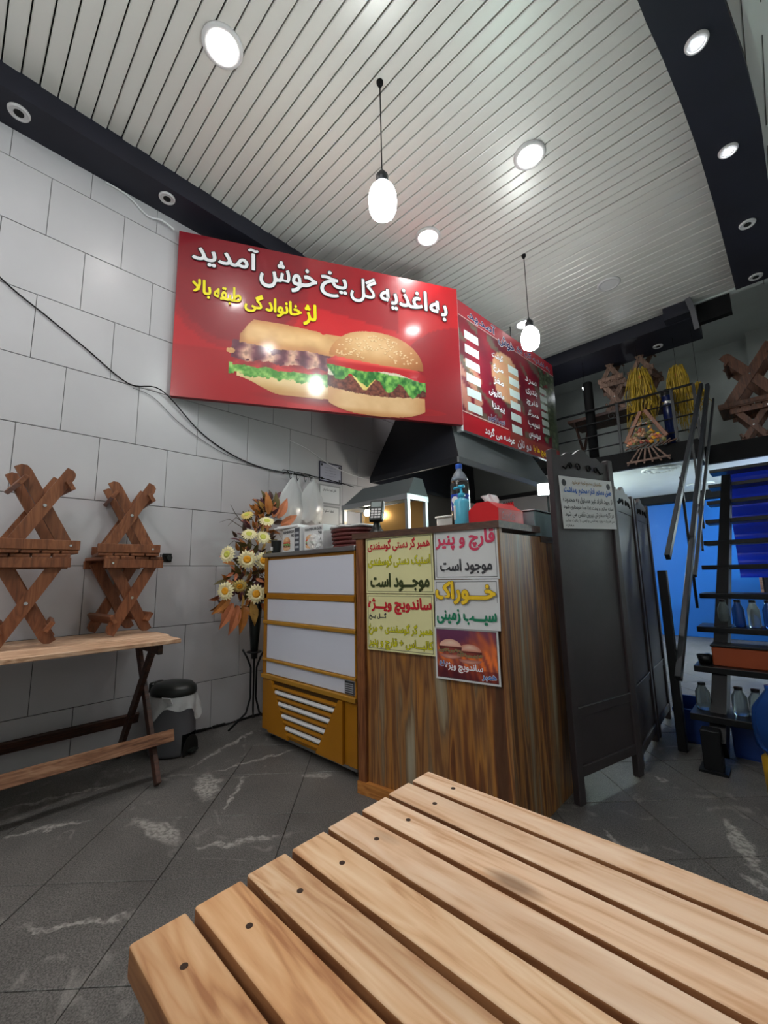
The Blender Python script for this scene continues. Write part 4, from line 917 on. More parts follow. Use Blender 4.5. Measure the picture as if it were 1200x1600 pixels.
obj('body', lathe(bmesh.new(), [(0, .005), (.03, 0), (.046, .015), (.045, .09), (.042, .105), (.046, .12), (.046, .19), (.046, .22), (.044, .238)], seg=28), mat('cola_dark', rgb(18, 12, 14), .12, coat=.6), t, True)
obj('shoulder', lathe(bmesh.new(), [(.044, .238), (.038, .258), (.026, .28), (.015, .294), (.014, .31)], seg=28), mat('clear_pet', rgb(150, 160, 176), .1, trans=.4, coat=.5), t, True)
obj('label_band', lathe(bmesh.new(), [(.0463, .09), (.0466, .092), (.0466, .168), (.0463, .17)], seg=28), flat('cola_label_blue', 24, 60, 168, .25), t, True)
obj('cap', lathe(bmesh.new(), [(.016, .303), (.0165, .305), (.0165, .324), (.014, .328), (0, .328)], seg=18), flat('cap_blue', 30, 90, 200, .3), t)
b_ = bmesh.new(); lathe(b_, [(.016, .116), (.016, .117), (0, .117)], seg=16); bb = bmesh.new(); lathe(bb, [(0, 0), (.018, 0), (.018, .0012), (0, .0012)], seg=18, M=Matrix.Translation((.0, -.0478, .14)) @ Matrix.Rotation(PI / 2, 4, 'X')); b_.free(); obj('label_roundel', bb, C_white, t)
# tissue box
t = thing('tissue_box', 'red cardboard tissue box with a tissue sticking out', 'tissue box', (-.952, 1.75, HC), -.06)
b_ = bmesh.new(); prism(b_, [(-.085, 0), (-.085, .055), (-.03, .098), (.035, .098), (.083, .062), (.083, 0)], -.105, .105); bx_ = obj('carton', b_, M_red, t)
b_ = bmesh.new(); vs = []
for i in range(9):
    for j in range(5):
        x = -.035 + .07 * i / 8; zz = .098 + .052 * j / 4 * (1 - .35 * abs(i - 3) / 5); vs.append(b_.verts.new((x * (1 + .25 * j / 4) - .01 * j / 4, -.02 + .014 * math.sin(i * 1.6 + j) * j / 4, zz)))
for i in range(8):
    for j in range(4): b_.faces.new((vs[i * 5 + j], vs[(i + 1) * 5 + j], vs[(i + 1) * 5 + j + 1], vs[i * 5 + j + 1]))
obj('tissue', b_, M_paper, t, True)
fr_ = Matrix.Translation((.0835, -.09, .008)) @ Matrix((Vector((0, 1, 0)), Vector((0, 0, 1)), Vector((1, 0, 0)))).transposed().to_4x4()
l = write(t, 'Coca-Cola', .01, .008, .12, .042, flat('logo_pink', 236, 190, 196), .0006, bold=.01, persian=False, shear=.4); l.matrix_local = fr_
# calendar behind it
t = thing('desk_calendar', 'red and white spiral desk calendar behind the tissue box', 'calendar', (-1.03, 1.93, HC), -.2)
b_ = bmesh.new(); prism(b_, [(-.04, 0), (0, .125), (.004, .125), (-.03, 0)], -.095, .095, Matrix.Rotation(-PI / 2, 4, 'Z')); prism(b_, [(.04, 0), (0, .125), (-.004, .125), (.03, 0)], -.095, .095, Matrix.Rotation(-PI / 2, 4, 'Z')); obj('card_stand', b_, M_red, t)
obj('page', B(-.02, .085, -.034, -.0325, .02, .10, 0, Matrix.Rotation(-.0, 4, 'X')), M_paper, t)
b_ = bmesh.new()
for k in range(17): tube(b_, [(-.088 + k * .011, -.006, .118), (-.088 + k * .011, 0, .134), (-.088 + k * .011, .006, .118)], .0012, 5)
o = obj('spiral_binding', b_, M_iron, t); o['kind'] = 'stuff'
# steel tray box at the counter end
t = thing('steel_food_tray', 'pale steel food box at the far right end of the counter', 'tray', (-.985, 2.14, HC - .045))
obj('bin', B(-.11, .11, -.135, .135, 0, .13, .004), mat('pale_steel', rgb(120, 138, 144), .4, metal=.4), t); obj('rim', B(-.118, .118, -.143, .143, .13, .137, .002), M_steel, t)

# ================================================================ THINGS ON THE FRIDGE
ZF = 1.192
def carton(x, y, rz, label, w_=.165, split=True):
    t = thing('hamburger_carton', label, 'box', (x, y, ZF), rz, 'burger cartons on the fridge')
    obj('carton', B(-w_ / 2, w_ / 2, 0, .12, 0, .165, .002), M_paper, t)
    A = Art(); x0 = -w_ / 2 + .004; x1 = w_ / 2 - .004
    if split: A.grid(x1 - .062, x1, .004, .161, 1, 1, lambda u, v: (70, 74, 84), .0005); x1 -= .062
    bw = (x1 - x0) * .62; bc = x0 + (x1 - x0) * .36; rp = raster('burger_picture', bc - bw / 2, bc + bw / 2, .012, .112, 30, 30, burger_fn(bc, .062, bw, .095, 8, .15), .001, M_printp, t); rp.matrix_local = Matrix.Translation((0, -.0005, 0)) @ Matrix.Rotation(PI / 2, 4, 'X')
    if split:
        for k, z in enumerate((.12, .088, .056, .026)): A.grid(x1 + .01, x1 + .052, z, z + .014, 1, 1, lambda u, v: (176, 180, 188), .0012)
    a = A.build('burger_print', M_printp, t); a.matrix_local = Matrix.Translation((0, -.0005, 0)) @ Matrix.Rotation(PI / 2, 4, 'X')
    l = write(t, 'HAMBURGER', x0 + .008, .132, x1 - .004, .15, C_gry, .0015, bold=.02, persian=False); l.matrix_local = a.matrix_local
    l = write(t, '90', x1 - .04, .104, x1 - .006, .124, C_gry, .0015, bold=.03, persian=False); l.matrix_local = a.matrix_local
    return t
carton(-2.415, 1.62, -.05, 'burger carton with a dark printed side, left one on the fridge', .225)
carton(-2.185, 1.635, .06, 'white burger carton beside the crumpled clear bag on the fridge', .185, False)
t = thing('paper_stack', 'white folded papers lying on the left burger carton', 'paper', (-2.44, 1.67, ZF + .167), .1)
obj('sheet', B(-.16, .1, -.06, .07, 0, .012, .003), M_paper, t); obj('sheet', B(-.14, .08, -.05, .06, .0125, .022, .003), M_white, t)
t = thing('drink_cup', 'dark paper cup at the left end of the fridge top', 'cup', (-2.565, 1.60, ZF))
obj('cup', lathe(bmesh.new(), [(0, 0), (.03, 0), (.036, .085), (.038, .09), (.034, .09)], seg=20), M_lid, t, True); obj('sleeve_label', B(-.012, .012, -.038, -.034, .02, .045), M_paper, t)
def crumple(name, label, loc, sx, sy, sz, m, seed):
    rr = random.Random(seed); b_ = bmesh.new(); bmesh.ops.create_icosphere(b_, subdivisions=3, radius=1)
    for v in b_.verts:
        k = 1 + rr.uniform(-.16, .16) + .12 * math.sin(v.co.x * 5 + v.co.z * 4); v.co = Vector((v.co.x * sx * k, v.co.y * sy * k, max(-.98 * sz, v.co.z * sz * k) + sz))
    return tag(obj(name, b_, m), label, 'bag')
o = crumple('crumpled_bag', 'crumpled clear plastic bag in front of the white carton', (0, 0, 0), .055, .03, .05, M_bag, 4); o.location = (-2.10, 1.585, ZF)
t = thing('bread_basket', 'dark red woven basket lined with white paper next to the terminal', 'basket', (-1.915, 1.74, ZF))
b_ = bmesh.new()
for k in range(5):
    z = .012 + k * .024; lathe(b_, [(.118 + k * .003, z - .011), (.126 + k * .003, z - .006), (.128 + k * .003, z), (.126 + k * .003, z + .006), (.119 + k * .003, z + .011)], seg=30, sx=1.15, sy=.9)
obj('woven_side', b_, M_redd, t); obj('base', lathe(bmesh.new(), [(0, 0), (.12, 0), (.12, .01), (0, .01)], seg=30, sx=1.15, sy=.9), M_redd, t)
b_ = bmesh.new(); lathe(b_, [(.13, .122), (.142, .126), (.146, .132), (.13, .137), (.05, .13), (0, .128)], seg=30, sx=1.15, sy=.9)
for v in b_.verts: v.co.z += .004 * math.sin(v.co.x * 60) 
obj('paper_lining', b_, M_paper, t, True)

# ================================================================ WALL RACK WITH BAGS, NOTICES
t = thing('hook_rack', 'black wire hook rack on the tiled wall above the fridge', 'rack', (-3.026, 2.08, 1.90))
b_ = bmesh.new(); tube(b_, [(.01, -.145, 0), (.05, -.15, .0), (.055, -.1, 0), (.055, .1, 0), (.05, .15, 0), (.01, .145, 0)], .004, 6); tube(b_, [(.008, -.15, .03), (.012, -.14, .035), (.012, .14, .035), (.008, .15, .03)], .004, 6); obj('rail', b_, M_iron, t)
for y in (-.11, -.04, .04, .11):
    b_ = bmesh.new(); tube(b_, [(.012, y, .035), (.03, y, .02), (.055, y, 0), (.062, y, -.04), (.075, y, -.055), (.085, y, -.035)], .003, 6); obj('hook', b_, M_iron, t)
def hang_bag(y, w_, h, label, seed, x=.07):
    rr = random.Random(seed); b_ = bmesh.new(); n = 14; mrow = 16; sides = []
    t = thing('plastic_bag', label, 'bag', (-3.026 + x, y, 1.865), 0, 'plastic bags on the hook rack')
    for s in (-1, 1):
        g = []
        for j in range(mrow + 1):
            v = j / mrow; row = []
            for i in range(n + 1):
                u = i / n * 2 - 1; ww = w_ * (.10 + .90 * min(1, (v * 2.6)) ** .8) if v < .4 else w_ * (1 - .06 * math.sin(v * 9))
                th = .028 * math.sin(PI * min(1, v * .98 + .02)) * (1 - u * u) + .004
                row.append(b_.verts.new((s * th + .006 * math.sin(u * 9 + v * 7 + seed) * v, u * ww / 2 + .008 * math.sin(v * 8 + seed), -h * v + .012 * math.sin(u * 7 + seed) * v)))
            g.append(row)
        for j in range(mrow):
            for i in range(n):
                f = (g[j][i], g[j][i + 1], g[j + 1][i + 1], g[j + 1][i]); b_.faces.new(f if s > 0 else f[::-1])
    obj('film', b_, M_bag, t, True)
    b_ = bmesh.new(); tube(b_, [(.0, -.02, -.06), (.01, -.012, .0), (.012, 0, .03), (.01, .012, 0), (0, .02, -.06)], .003, 6); obj('handle', b_, M_bag, t)
hang_bag(1.985, .21, .42, 'limp clear plastic bag hanging left on the wire rack', 1)
hang_bag(2.185, .22, .37, 'shiny white plastic bag hanging right on the wire rack', 2, .09)
hang_bag(2.075, .10, .30, 'short clear plastic bag between the two longer bags on the rack', 3, .04)
def wallcard(y0, y1, z0, z1, mfr, minn, label, cat, name):
    t = thing(name, label, cat, (-3.028, y0, z0)); t.matrix_world = frame((-3.028, y0, z0), (0, 1, 0))
    W_, H_ = y1 - y0, z1 - z0
    obj('backing', B(0, W_, 0, H_, 0, .004), mfr, t); obj('sheet', B(.014, W_ - .014, .014, H_ - .014, .004, .006), minn, t)
    return t, W_, H_
t, W_, H_ = wallcard(2.325, 2.6, 1.90, 2.09, flat('cert_border', 46, 42, 60), flat('cert_paper', 172, 172, 188), 'framed certificate with dark border, highest of the wall notices', 'certificate', 'certificate')
for k in range(4): write(t, 'گواهی نامه بهداشت محیط', .07, .135 - k * .026, .2, .145 - k * .026, C_gry, .007, bold=.0, name='lettering')
b_ = bmesh.new()
for a, c in ((.03, .03), (W_ - .03, .03), (.03, H_ - .03), (W_ - .03, H_ - .03)): box(b_, a - .011, a + .011, c - .011, c + .011, .006, .0072)
obj('corner_ornament', b_, C_gry, t)
t, W_, H_ = wallcard(2.325, 2.58, 1.69, 1.875, flat('sleeve_grey', 150, 150, 152), M_paper, 'plain notice in a clear sleeve below the certificate', 'notice', 'notice'); write(t, 'قابل توجه مشتریان', .04, .12, .2, .15, C_gry, .007)
t, W_, H_ = wallcard(2.325, 2.57, 1.49, 1.675, flat('sleeve_grey2', 150, 150, 152), M_paper, 'lowest notice on the wall, partly behind the hanging bags', 'notice', 'notice'); write(t, 'لطفا سکوت', .04, .12, .17, .15, C_gry, .007)

# ================================================================ KITCHEN
t = thing('extractor_hood', 'large black extractor hood, lit side painted grey, hanging under the menu board', 'hood', (0, 0, 0))
x0, x1, y0, y1, z0 = -2.88, -1.84, 2.84, 4.8, 1.93
def frust(bm, a, b, za, zb):
    lo = [bm.verts.new((a[i], a[2 + j], za)) for i, j in ((0, 0), (1, 0), (1, 1), (0, 1))]; hi = [bm.verts.new((b[i], b[2 + j], zb)) for i, j in ((0, 0), (1, 0), (1, 1), (0, 1))]
    return lo, hi
a, b = (x0, x1, y0, y1), (x0 + .1, x1 - .36, y0 + .36, y1 - .2)
b_ = bmesh.new(); lo, hi = frust(b_, a, b, z0 + .05, 2.75)
b_.faces.new((lo[0], lo[1], hi[1], hi[0])); b_.faces.new((lo[3], lo[0], hi[0], hi[3])); obj('front_shell', b_, M_hood, t)
b_ = bmesh.new(); lo, hi = frust(b_, a, b, z0 + .05, 2.75); b_.faces.new((lo[1], lo[2], hi[2], hi[1])); b_.faces.new((lo[2], lo[3], hi[3], hi[2])); b_.faces.new(hi); obj('lit_side_shell', b_, M_hoodg, t)  # grey colour stands in for light falling on the black metal
b_ = bmesh.new(); box(b_, x0, x1, y0, y0 + .015, z0, z0 + .05); box(b_, x0, x0 + .015, y0, y1, z0, z0 + .05); box(b_, x0, x1, y1 - .015, y1, z0, z0 + .05); obj('rim', b_, M_hood, t)
obj('side_rim', B(x1 - .015, x1 + .002, y0, y1, z0, z0 + .05), M_steel, t)
b_ = bmesh.new(); box(b_, -2.6, -2.4, 3.4, 3.6, 2.7, 3.7); obj('duct', b_, M_hoodg, t)
for x in (-2.75, -2.0): obj('hanger', tube(bmesh.new(), [(x, 4.3, 2.7), (x, 4.3, 3.85)], .006, 6), M_iron, t)
# hot cabinet with sloping steel canopy
t = thing('grill_canopy', 'grey steel grill cabinet with sloping roof behind the counter', 'grill', (-2.305, 2.42, 0))
b_ = bmesh.new(); vs = [(-.365, -.12, 1.61), (.365, -.12, 1.61), (.365, .12, 1.61), (-.365, .12, 1.61), (-.24, .0, 1.76), (.33, .0, 1.76), (.33, .10, 1.76), (-.24, .10, 1.76)]
vv = [b_.verts.new(v) for v in vs]
for f in ((0, 1, 5, 4), (1, 2, 6, 5), (2, 3, 7, 6), (3, 0, 4, 7), (4, 5, 6, 7)): b_.faces.new([vv[i] for i in f])
obj('roof', b_, M_hoodg, t)
b_ = bmesh.new(); box(b_, -.365, .365, -.13, -.115, 1.575, 1.615); box(b_, .352, .367, -.12, .12, 1.575, 1.615); box(b_, -.367, -.352, -.12, .12, 1.575, 1.615); obj('roof_edge', b_, M_steel, t)
for x in (-.35, .35):
    for y in (-.11, .1): obj('post', B(x - .014, x + .014, y - .014, y + .014, .95, 1.58), M_steel, t)
obj('back_panel', B(-.33, .33, .1, .11, .95, 1.6), mat('warm_steel', rgb(176, 140, 84), .3, metal=.6), t)
obj('base', B(-.36, .36, -.12, .12, 0.0, .95, .004), M_steel, t)
t2 = thing('bulb', 'small warm bulb glowing inside the grill cabinet', 'lamp', (-2.49, 2.42, 1.575)); obj('glass', lathe(bmesh.new(), [(0, -.06), (.02, -.052), (.028, -.03), (.02, -.01), (.012, 0)], seg=16), M_warmb, t2, True); obj('cap', lathe(bmesh.new(), [(.013, 0), (.013, .03), (0, .03)], seg=12), M_iron, t2)
# rear kitchen bench, clutter and lamp
t = thing('kitchen_bench', 'steel kitchen bench behind the counter', 'bench', (-2.2, 3.35, 0))
obj('top', B(-.8, 1.0, -.3, .3, 1.27, 1.31, .003), M_steel, t); obj('body', B(-.78, .98, -.28, .28, .1, 1.27), M_hoodg, t)
for x in (-.7, .9):
    for y in (-.25, .25): obj('leg', B(x - .02, x + .02, y - .02, y + .02, 0, .1), M_steel, t)
t = thing('bulb_lamp', 'bright bare bulb on a short stem behind the counter', 'lamp', (-2.44, 3.10, 1.31))
obj('stem', lathe(bmesh.new(), [(.03, 0), (.014, .02), (.012, .27), (.016, .275)], seg=12), M_white, t); obj('bulb', lathe(bmesh.new(), [(.015, .27), (.035, .3), (.042, .335), (.03, .37), (0, .385)], seg=18), mat('bulb_white', (1, 1, 1, 1), .3, emit=(1, .93, .8, 1), es=40), t, True)
t = thing('food_container', 'white lidded container on the kitchen bench', 'container', (-2.12, 3.2, 1.31)); obj('tub', B(-.17, .17, -.09, .09, 0, .22, .01), M_white, t); obj('lid', B(-.18, .18, -.1, .1, .22, .24, .005), M_paper, t)
t = thing('oil_bottle', 'tall amber oil bottle under the hood', 'bottle', (-2.62, 3.3, 1.31)); obj('body', lathe(bmesh.new(), [(0, 0), (.05, 0), (.05, .2), (.02, .27), (.02, .3), (0, .3)], seg=18), mat('oil_amber', rgb(170, 110, 30), .2), t, True); obj('cap', lathe(bmesh.new(), [(.022, .3), (.022, .32), (0, .32)], seg=12), M_red, t)
t = thing('flood_light', 'bright cool flood light at the right end of the kitchen', 'lamp', (-1.245, 3.10, 1.31))
obj('housing', B(-.07, .07, -.02, .02, .28, .38, .006, Matrix.Rotation(.35, 4, 'Z')), M_steel, t); obj('lens', B(-.058, .058, -.026, -.02, .292, .368, 0, Matrix.Rotation(.35, 4, 'Z')), M_flood, t)
obj('stem', tube(bmesh.new(), [(0, .01, 0), (0, .01, .29)], .008, 8), M_iron, t)
tag(obj('wall_shelf', B(-2.9, -1.8, 4.62, 4.9, 1.52, 1.55, .002), M_steel), 'long steel shelf on the rear kitchen wall', 'shelf')

# ================================================================ FOLDING SCREEN
scr = thing('folding_screen', 'tall dark brown folding screen with carved crests right of the counter', 'screen')
def scr_panel(P0, P1, parent, zt=1.60, zb=(.155, .11), notch=True):
    P0 = Vector(P0 + (0,)); P1 = Vector(P1 + (0,)); L = (P1 - P0).length; Mf = frame(P0, P1 - P0)
    h = bpy.data.objects.new('panel', None); link(h, parent); h.matrix_local = Mf
    for x in (0, L - .045): obj('post', B(x, x + .045, 0, zt + .035, -.03, .004, .003), M_screen, h)
    obj('field', B(.045, L - .045, zb[1] + .04, zt - .10, -.02, -.008), M_screen, h)
    obj('rail', B(.045, L - .045, zb[1], zb[1] + .045, -.026, .002, .002), M_screen, h)
    obj('rail', B(.045, L - .045, .36, .40, -.024, -.003, .002), M_screen, h)
    obj('beading', B(.045, L - .045, .40, .404, -.006, .0, 0), M_steel, h)
    # carved crest board with pierced scrolls
    b_ = bmesh.new(); N_ = 24; top = []
    for i in range(N_ + 1):
        u = i / N_; z = zt + .012 + .055 * math.exp(-((u - .5) / .16) ** 2) + .022 * math.exp(-((u - .22) / .07) ** 2) + .022 * math.exp(-((u - .78) / .07) ** 2); top.append((.045 + (L - .09) * u, z))
    prism(b_, [(L - .045, zt - .10), (.045, zt - .10)] + top, -.022, -.004, Matrix(((1, 0, 0, 0), (0, 0, 1, 0), (0, 1, 0, 0), (0, 0, 0, 1))))
    obj('crest', b_, M_screen, h)
    b_ = bmesh.new(); c = L / 2
    for s in (-1, 1):
        for cx, r0 in ((.045, .022), (.11, .018)):
            b_ = bmesh.new(); pts = [(c + s * (cx + (r0 * (1 - k / 22)) * math.cos(k * .5)), zt - .035 + (r0 * (1 - k / 22)) * math.sin(k * .5), -.002) for k in range(16)]; tube(b_, pts, .0036, 5); obj('scroll_carving', b_, M_black, h)
        b_ = bmesh.new(); tube(b_, [(c + s * .13, zt - .03, -.002), (c + s * .15, zt - .055, -.002), (c + s * .175, zt - .045, -.002)], .0036, 5); obj('scroll_carving', b_, M_black, h)
    return h, L
h1, L1 = scr_panel((-.785, 2.04), (-.648, 2.55), scr)
scr_panel((-.664, 2.60), (-.69, 3.12), scr, 1.47, (.12, .06))
scr_panel((-.69, 3.15), (-.71, 3.62), scr, 1.46, (.12, .06))
# notice pinned to it
no = thing('screen_notice', 'white notice with blue and yellow headings pinned on the dark folding screen', 'notice')
no.matrix_world = frame((-.785, 2.04, 0), (.137, .51, 0)) @ Matrix.Translation((.045, 1.235, .006)) @ Matrix.Rotation(.03, 4, 'Z')
NW, NH = .455, .265
obj('sheet', B(0, NW, 0, NH, 0, .002), M_paper, no)
for s, v0, v1, m, bd, a in (('مشتریان محترم توجه فرمایید', .222, .250, C_amb2, .02, (.1, .36)), ('طبق دستور اداره محترم بهداشت', .170, .214, C_blue, .045, (.03, .44)), ('از ورود افراد غیر مسئول به محدوده', .128, .162, C_gry, .025, (.015, .44)),
                            ('آماده سازی و پخت غذا جدا خودداری شود', .094, .122, C_gry, .025, (.015, .445)), ('در کلیه سفارش بیرون تلفنی می شود', .056, .088, C_gry, .012, (.02, .44)), ('پس همیشه موارد بهداشتی و ایمنی را رعایت نمایید', .030, .050, C_gry, .01, (.015, .445)), ('مغازه', .008, .024, C_gry, .02, (.02, .08))):
    write(no, s, a[0], v0, a[1], v1, m, .0028, bold=bd)
for x in (.035, NW - .035):
    b_ = bmesh.new(); lathe(b_, [(.014, .002), (.017, .002), (.017, .003), (.014, .003)], (x, .232, 0), 20); bar(b_, (x - .01, .222, .0026), (x + .01, .242, .0026), .003, .0008); obj('round_emblem', b_, C_gry, no)

# ================================================================ STAIRCASE
st = thing('staircase', 'dark open-tread steel staircase rising to the mezzanine', 'staircase', (0, 0, 0))
for k in range(10):
    y = 2.9 + .29 * k; z = .25 + .2 * k
    if z > 2.3: break
    obj('tread', B(-.48, .42, y, y + .25, z - .035, z, .003), M_iron, st)
b_ = bmesh.new(); bar(b_, (-.365, 2.86, .10), (-.335, 5.35, 1.90), .11, .07, (0, 0, 1)); obj('spine_beam', b_, M_iron, st)
obj('foot_post', B(-.43, -.35, 2.80, 2.88, 0, .2, .003), M_iron, st); obj('foot_plate', B(-.45, -.33, 2.78, 2.90, 0, .012), M_iron, st)
RAILS = (((-.529, 3.1, 1.10), (-.425, 5.3, 2.92), .022), ((-.522, 2.95, .41), (-.375, 5.3, 2.90), .024), ((-.43, 3.3, .98), (-.345, 5.3, 2.74), .014), ((-.474, 4.2, 1.17), (-.56, 5.3, 2.24), .012))
hr = thing('stair_handrail', 'dark steel handrail bars sloping along the left of the staircase', 'handrail', (0, 0, 0))
M_rail2 = mat('grey_rail', rgb(54, 57, 62), .35, metal=.4)
for (xa, ya, za), (xb, yb, zb), r in (RAILS):
    b_ = bmesh.new(); bar(b_, (xa, ya, za), (xb, yb, zb), r * 2, r * 1.3, (0, 0, 1), .003); obj('rail_bar', b_, M_rail2, hr)
obj('newel_post', B(-.575, -.53, 3.0, 3.05, 0.0, 1.02, .003), M_iron, hr)
for k, y in enumerate((3.7, 4.6)):
    z = .25 + .2 * (y - 2.9) / .29; obj('baluster', B(-.50, -.484, y, y + .016, z - .05, z + .9), M_iron, hr)
# jars and bottles stored on the treads
M_jar = mat('jar_glass', rgb(150, 165, 170), .08, trans=.75, ior=1.3); M_jarb = mat('bottle_blue', rgb(40, 80, 150), .15, trans=.5, ior=1.3)
def jar(x, y, z, h, r, m, label, cat='jar', name='glass_jar', mc=None):
    t = thing(name, label, cat, (x, y, z), 0, 'jars and bottles stored on the stair treads')
    obj('body', lathe(bmesh.new(), [(0, 0), (r, 0), (r * 1.02, h * .1), (r, h * .65), (r * .55, h * .85), (r * .5, h * .93)], seg=18), m, t, True)
    obj('lid', lathe(bmesh.new(), [(r * .55, h * .91), (r * .55, h), (0, h)], seg=14), mc or M_iron, t)
for i, x in enumerate((-.34, -.265, -.19, -.115)):
    jar(x, 3.60, .65, .17, .032, (M_jar, M_jarb)[i % 2], ('clear glass bottle', 'blue water bottle', 'clear bottle with dark cap', 'blue plastic bottle')[i] + ' on the third stair tread, ' + ('beside the spine', 'second from the spine', 'third from the spine', 'farthest from the spine')[i], 'bottle', 'bottle')
for i, x in enumerate((-.43, -.27, -.20, -.13)):
    jar(x, 3.03, .25, .14, .034, M_jar, 'glass jar on the lowest stair tread, ' + ('left of the spine', 'right beside the spine', 'second right of the spine', 'third right of the spine')[i])
t = thing('orange_box', 'orange storage box on the second stair tread', 'box', (-.25, 3.32, .45)); obj('tub', B(-.14, .12, -.07, .07, 0, .11, .006), flat('dull_orange', 150, 66, 30), t); obj('lid', B(-.145, .125, -.075, .075, .11, .122, .003), M_iron, t)
t = thing('black_pan', 'black cooking pan on the second stair tread left of the spine', 'pan', (-.43, 3.3, .45)); obj('bowl', lathe(bmesh.new(), [(0, 0), (.035, 0), (.045, .05), (.043, .05), (.034, .004), (0, .004)], seg=18), M_iron, t, True); obj('handle', B(-.01, .01, .04, .12, .035, .045), M_iron, t)
# ribbed blue sheet behind the stairs
b_ = bmesh.new(); n = 60; prev = None
for i in range(n + 1):
    z = .92 + 1.2 * i / n; y = 5.90 + .022 * math.sin(i * .62); row = [b_.verts.new((-.375, y, z)), b_.verts.new((.6, y, z)), b_.verts.new((.6, y + .006, z)), b_.verts.new((-.375, y + .006, z))]
    if prev:
        for k in range(4): b_.faces.new((prev[k], prev[(k + 1) % 4], row[(k + 1) % 4], row[k]))
    prev = row
tag(obj('ribbed_sheet', b_, M_bluep), 'glossy bright blue ribbed plastic sheet seen between the stair treads', 'sheet')
# fridge-like dark box and blue crates
def crate(x, y, w_, d, h, rz, label):
    t = thing('blue_crate', label, 'crate', (x, y, 0), rz, 'blue crates beneath the stairs'); th = .008
    obj('bottom', B(-w_ / 2, w_ / 2, -d / 2, d / 2, 0, .01), M_bluec, t)
    for s in (-1, 1):
        obj('side', B(-w_ / 2, w_ / 2, s * (d / 2) - th / 2, s * (d / 2) + th / 2, .01, h, .002), M_bluec, t)
        obj('side', B(s * w_ / 2 - th / 2, s * w_ / 2 + th / 2, -d / 2, d / 2, .01, h, .002), M_bluec, t)
    b_ = bmesh.new(); box(b_, -w_ / 2 - .012, w_ / 2 + .012, -d / 2 - .012, -d / 2, h - .02, h); box(b_, -w_ / 2 - .012, w_ / 2 + .012, d / 2, d / 2 + .012, h - .02, h); box(b_, -w_ / 2 - .012, -w_ / 2, -d / 2, d / 2, h - .02, h); box(b_, w_ / 2, w_ / 2 + .012, -d / 2, d / 2, h - .02, h); obj('rim', b_, M_bluec, t)
crate(-.52, 3.36, .18, .34, .19, .05, 'dark blue crate under the stairs left of the foot post')
crate(-.14, 3.25, .36, .3, .17, -.05, 'dark blue crate under the stairs right of the foot post')
t = thing('water_jug', 'round blue-tinted water jug with a yellow base at the right picture edge', 'jug', (-.11, 2.62, .0))
obj('body', lathe(bmesh.new(), [(.0, .20), (.05, .20), (.085, .24), (.092, .32), (.085, .40), (.05, .45), (.03, .48), (.03, .5)], seg=24), M_jarb, t, True); obj('base', lathe(bmesh.new(), [(0, 0), (.07, 0), (.075, .19), (.06, .205), (0, .205)], seg=24), mat('yellow_base', rgb(170, 130, 30), .4), t, True)
# room under the mezzanine
t = thing('black_cabinet', 'black cabinet with a wooden edge in front of the blue wall', 'cabinet', (.05, 7.3, 0)); obj('body', B(-.3, .6, 0, .5, 0, 1.05, .004), M_black, t); obj('door', B(-.28, .1, -.012, 0, .1, 1.0, .003), M_iron, t); obj('edge_strip', B(-.33, -.3, 0, .05, .7, 1.0), W_old, t)
for i, (x, y, r) in enumerate(((-.94, 5.72, .20), (-.74, 7.2, .16))):
    t = thing('ceiling_rosette', ('oval plaster rosette just behind the mezzanine edge', 'round plaster rosette on the lower ceiling by the far wall')[i], 'rosette', (x, y, 2.188))
    obj('medallion', lathe(bmesh.new(), [(r, 0), (r * .97, -.012), (r * .85, -.016), (r * .8, -.006), (r * .5, -.008), (r * .4, -.018), (r * .3, -.02), (0, -.02)], seg=40), M_plaster, t, True)
    for k in range(12):
        a = 2 * PI * k / 12; obj('petal', lathe(bmesh.new(), [(0, -.016), (.03, -.012), (.035, -.004)], (r * .66 * math.cos(a), r * .66 * math.sin(a), 0), 10), M_plaster, t, True)
for x, y, rz, lb in ((-2.6, 5.9, 0, 'behind the kitchen wall'), (1.1, 6.9, 0, 'right of the staircase')):  # unseen tubes added to brighten the lower ceiling and blue wall
    t = thing('added_tube_light', 'added unseen tube light on a bracket under the mezzanine, ' + lb, 'lamp', (x, y, 1.85), rz, 'added tube lights under the mezzanine')
    obj('tube', tube(bmesh.new(), [(0, -.55, 0), (0, .55, 0)], .02, 12), M_tube, t); obj('bracket', B(-.03, .03, -.58, .58, .03, .06, .003), M_white, t)
    for yy in (-.5, .5): obj('hanger', tube(bmesh.new(), [(0, yy, .06), (0, yy, .34)], .004, 6), M_iron, t)

# ================================================================ MEZZANINE RAILING AND WHAT STANDS THERE
t = thing('mezzanine_railing', 'black metal railing along the mezzanine edge', 'railing', (0, 0, 0))
for z0 in (2.99, 2.82, 2.66, 2.5):
    obj('rail_bar', tube(bmesh.new(), [(-3.0, 5.385, z0), (-.50, 5.385, z0)], .014 if z0 > 2.9 else .009, 8), M_iron, t)
for x in (-2.9, -2.3, -1.245, -.70, -.50):
    obj('post', B(x - .014, x + .014, 5.371, 5.399, 2.38, 2.985), M_iron, t)
b_ = bmesh.new(); tube(b_, [(-1.31 + (.05 * (1 - k / 26)) * math.cos(k * .45), 5.385, 2.86 + (.05 * (1 - k / 26)) * math.sin(k * .45)) for k in range(22)], .005, 6); obj('scroll', b_, M_iron, t)
t = thing('support_post', 'thick black round post left of the mezzanine stools', 'post', (-1.57, 5.47, 2.362)); obj('shaft', lathe(bmesh.new(), [(.055, 0), (.055, 1.02), (.05, 1.03), (0, 1.03)], seg=20), M_black, t, True); obj('collar', lathe(bmesh.new(), [(.07, 0), (.07, .02), (.055, .03)], seg=20), M_iron, t)
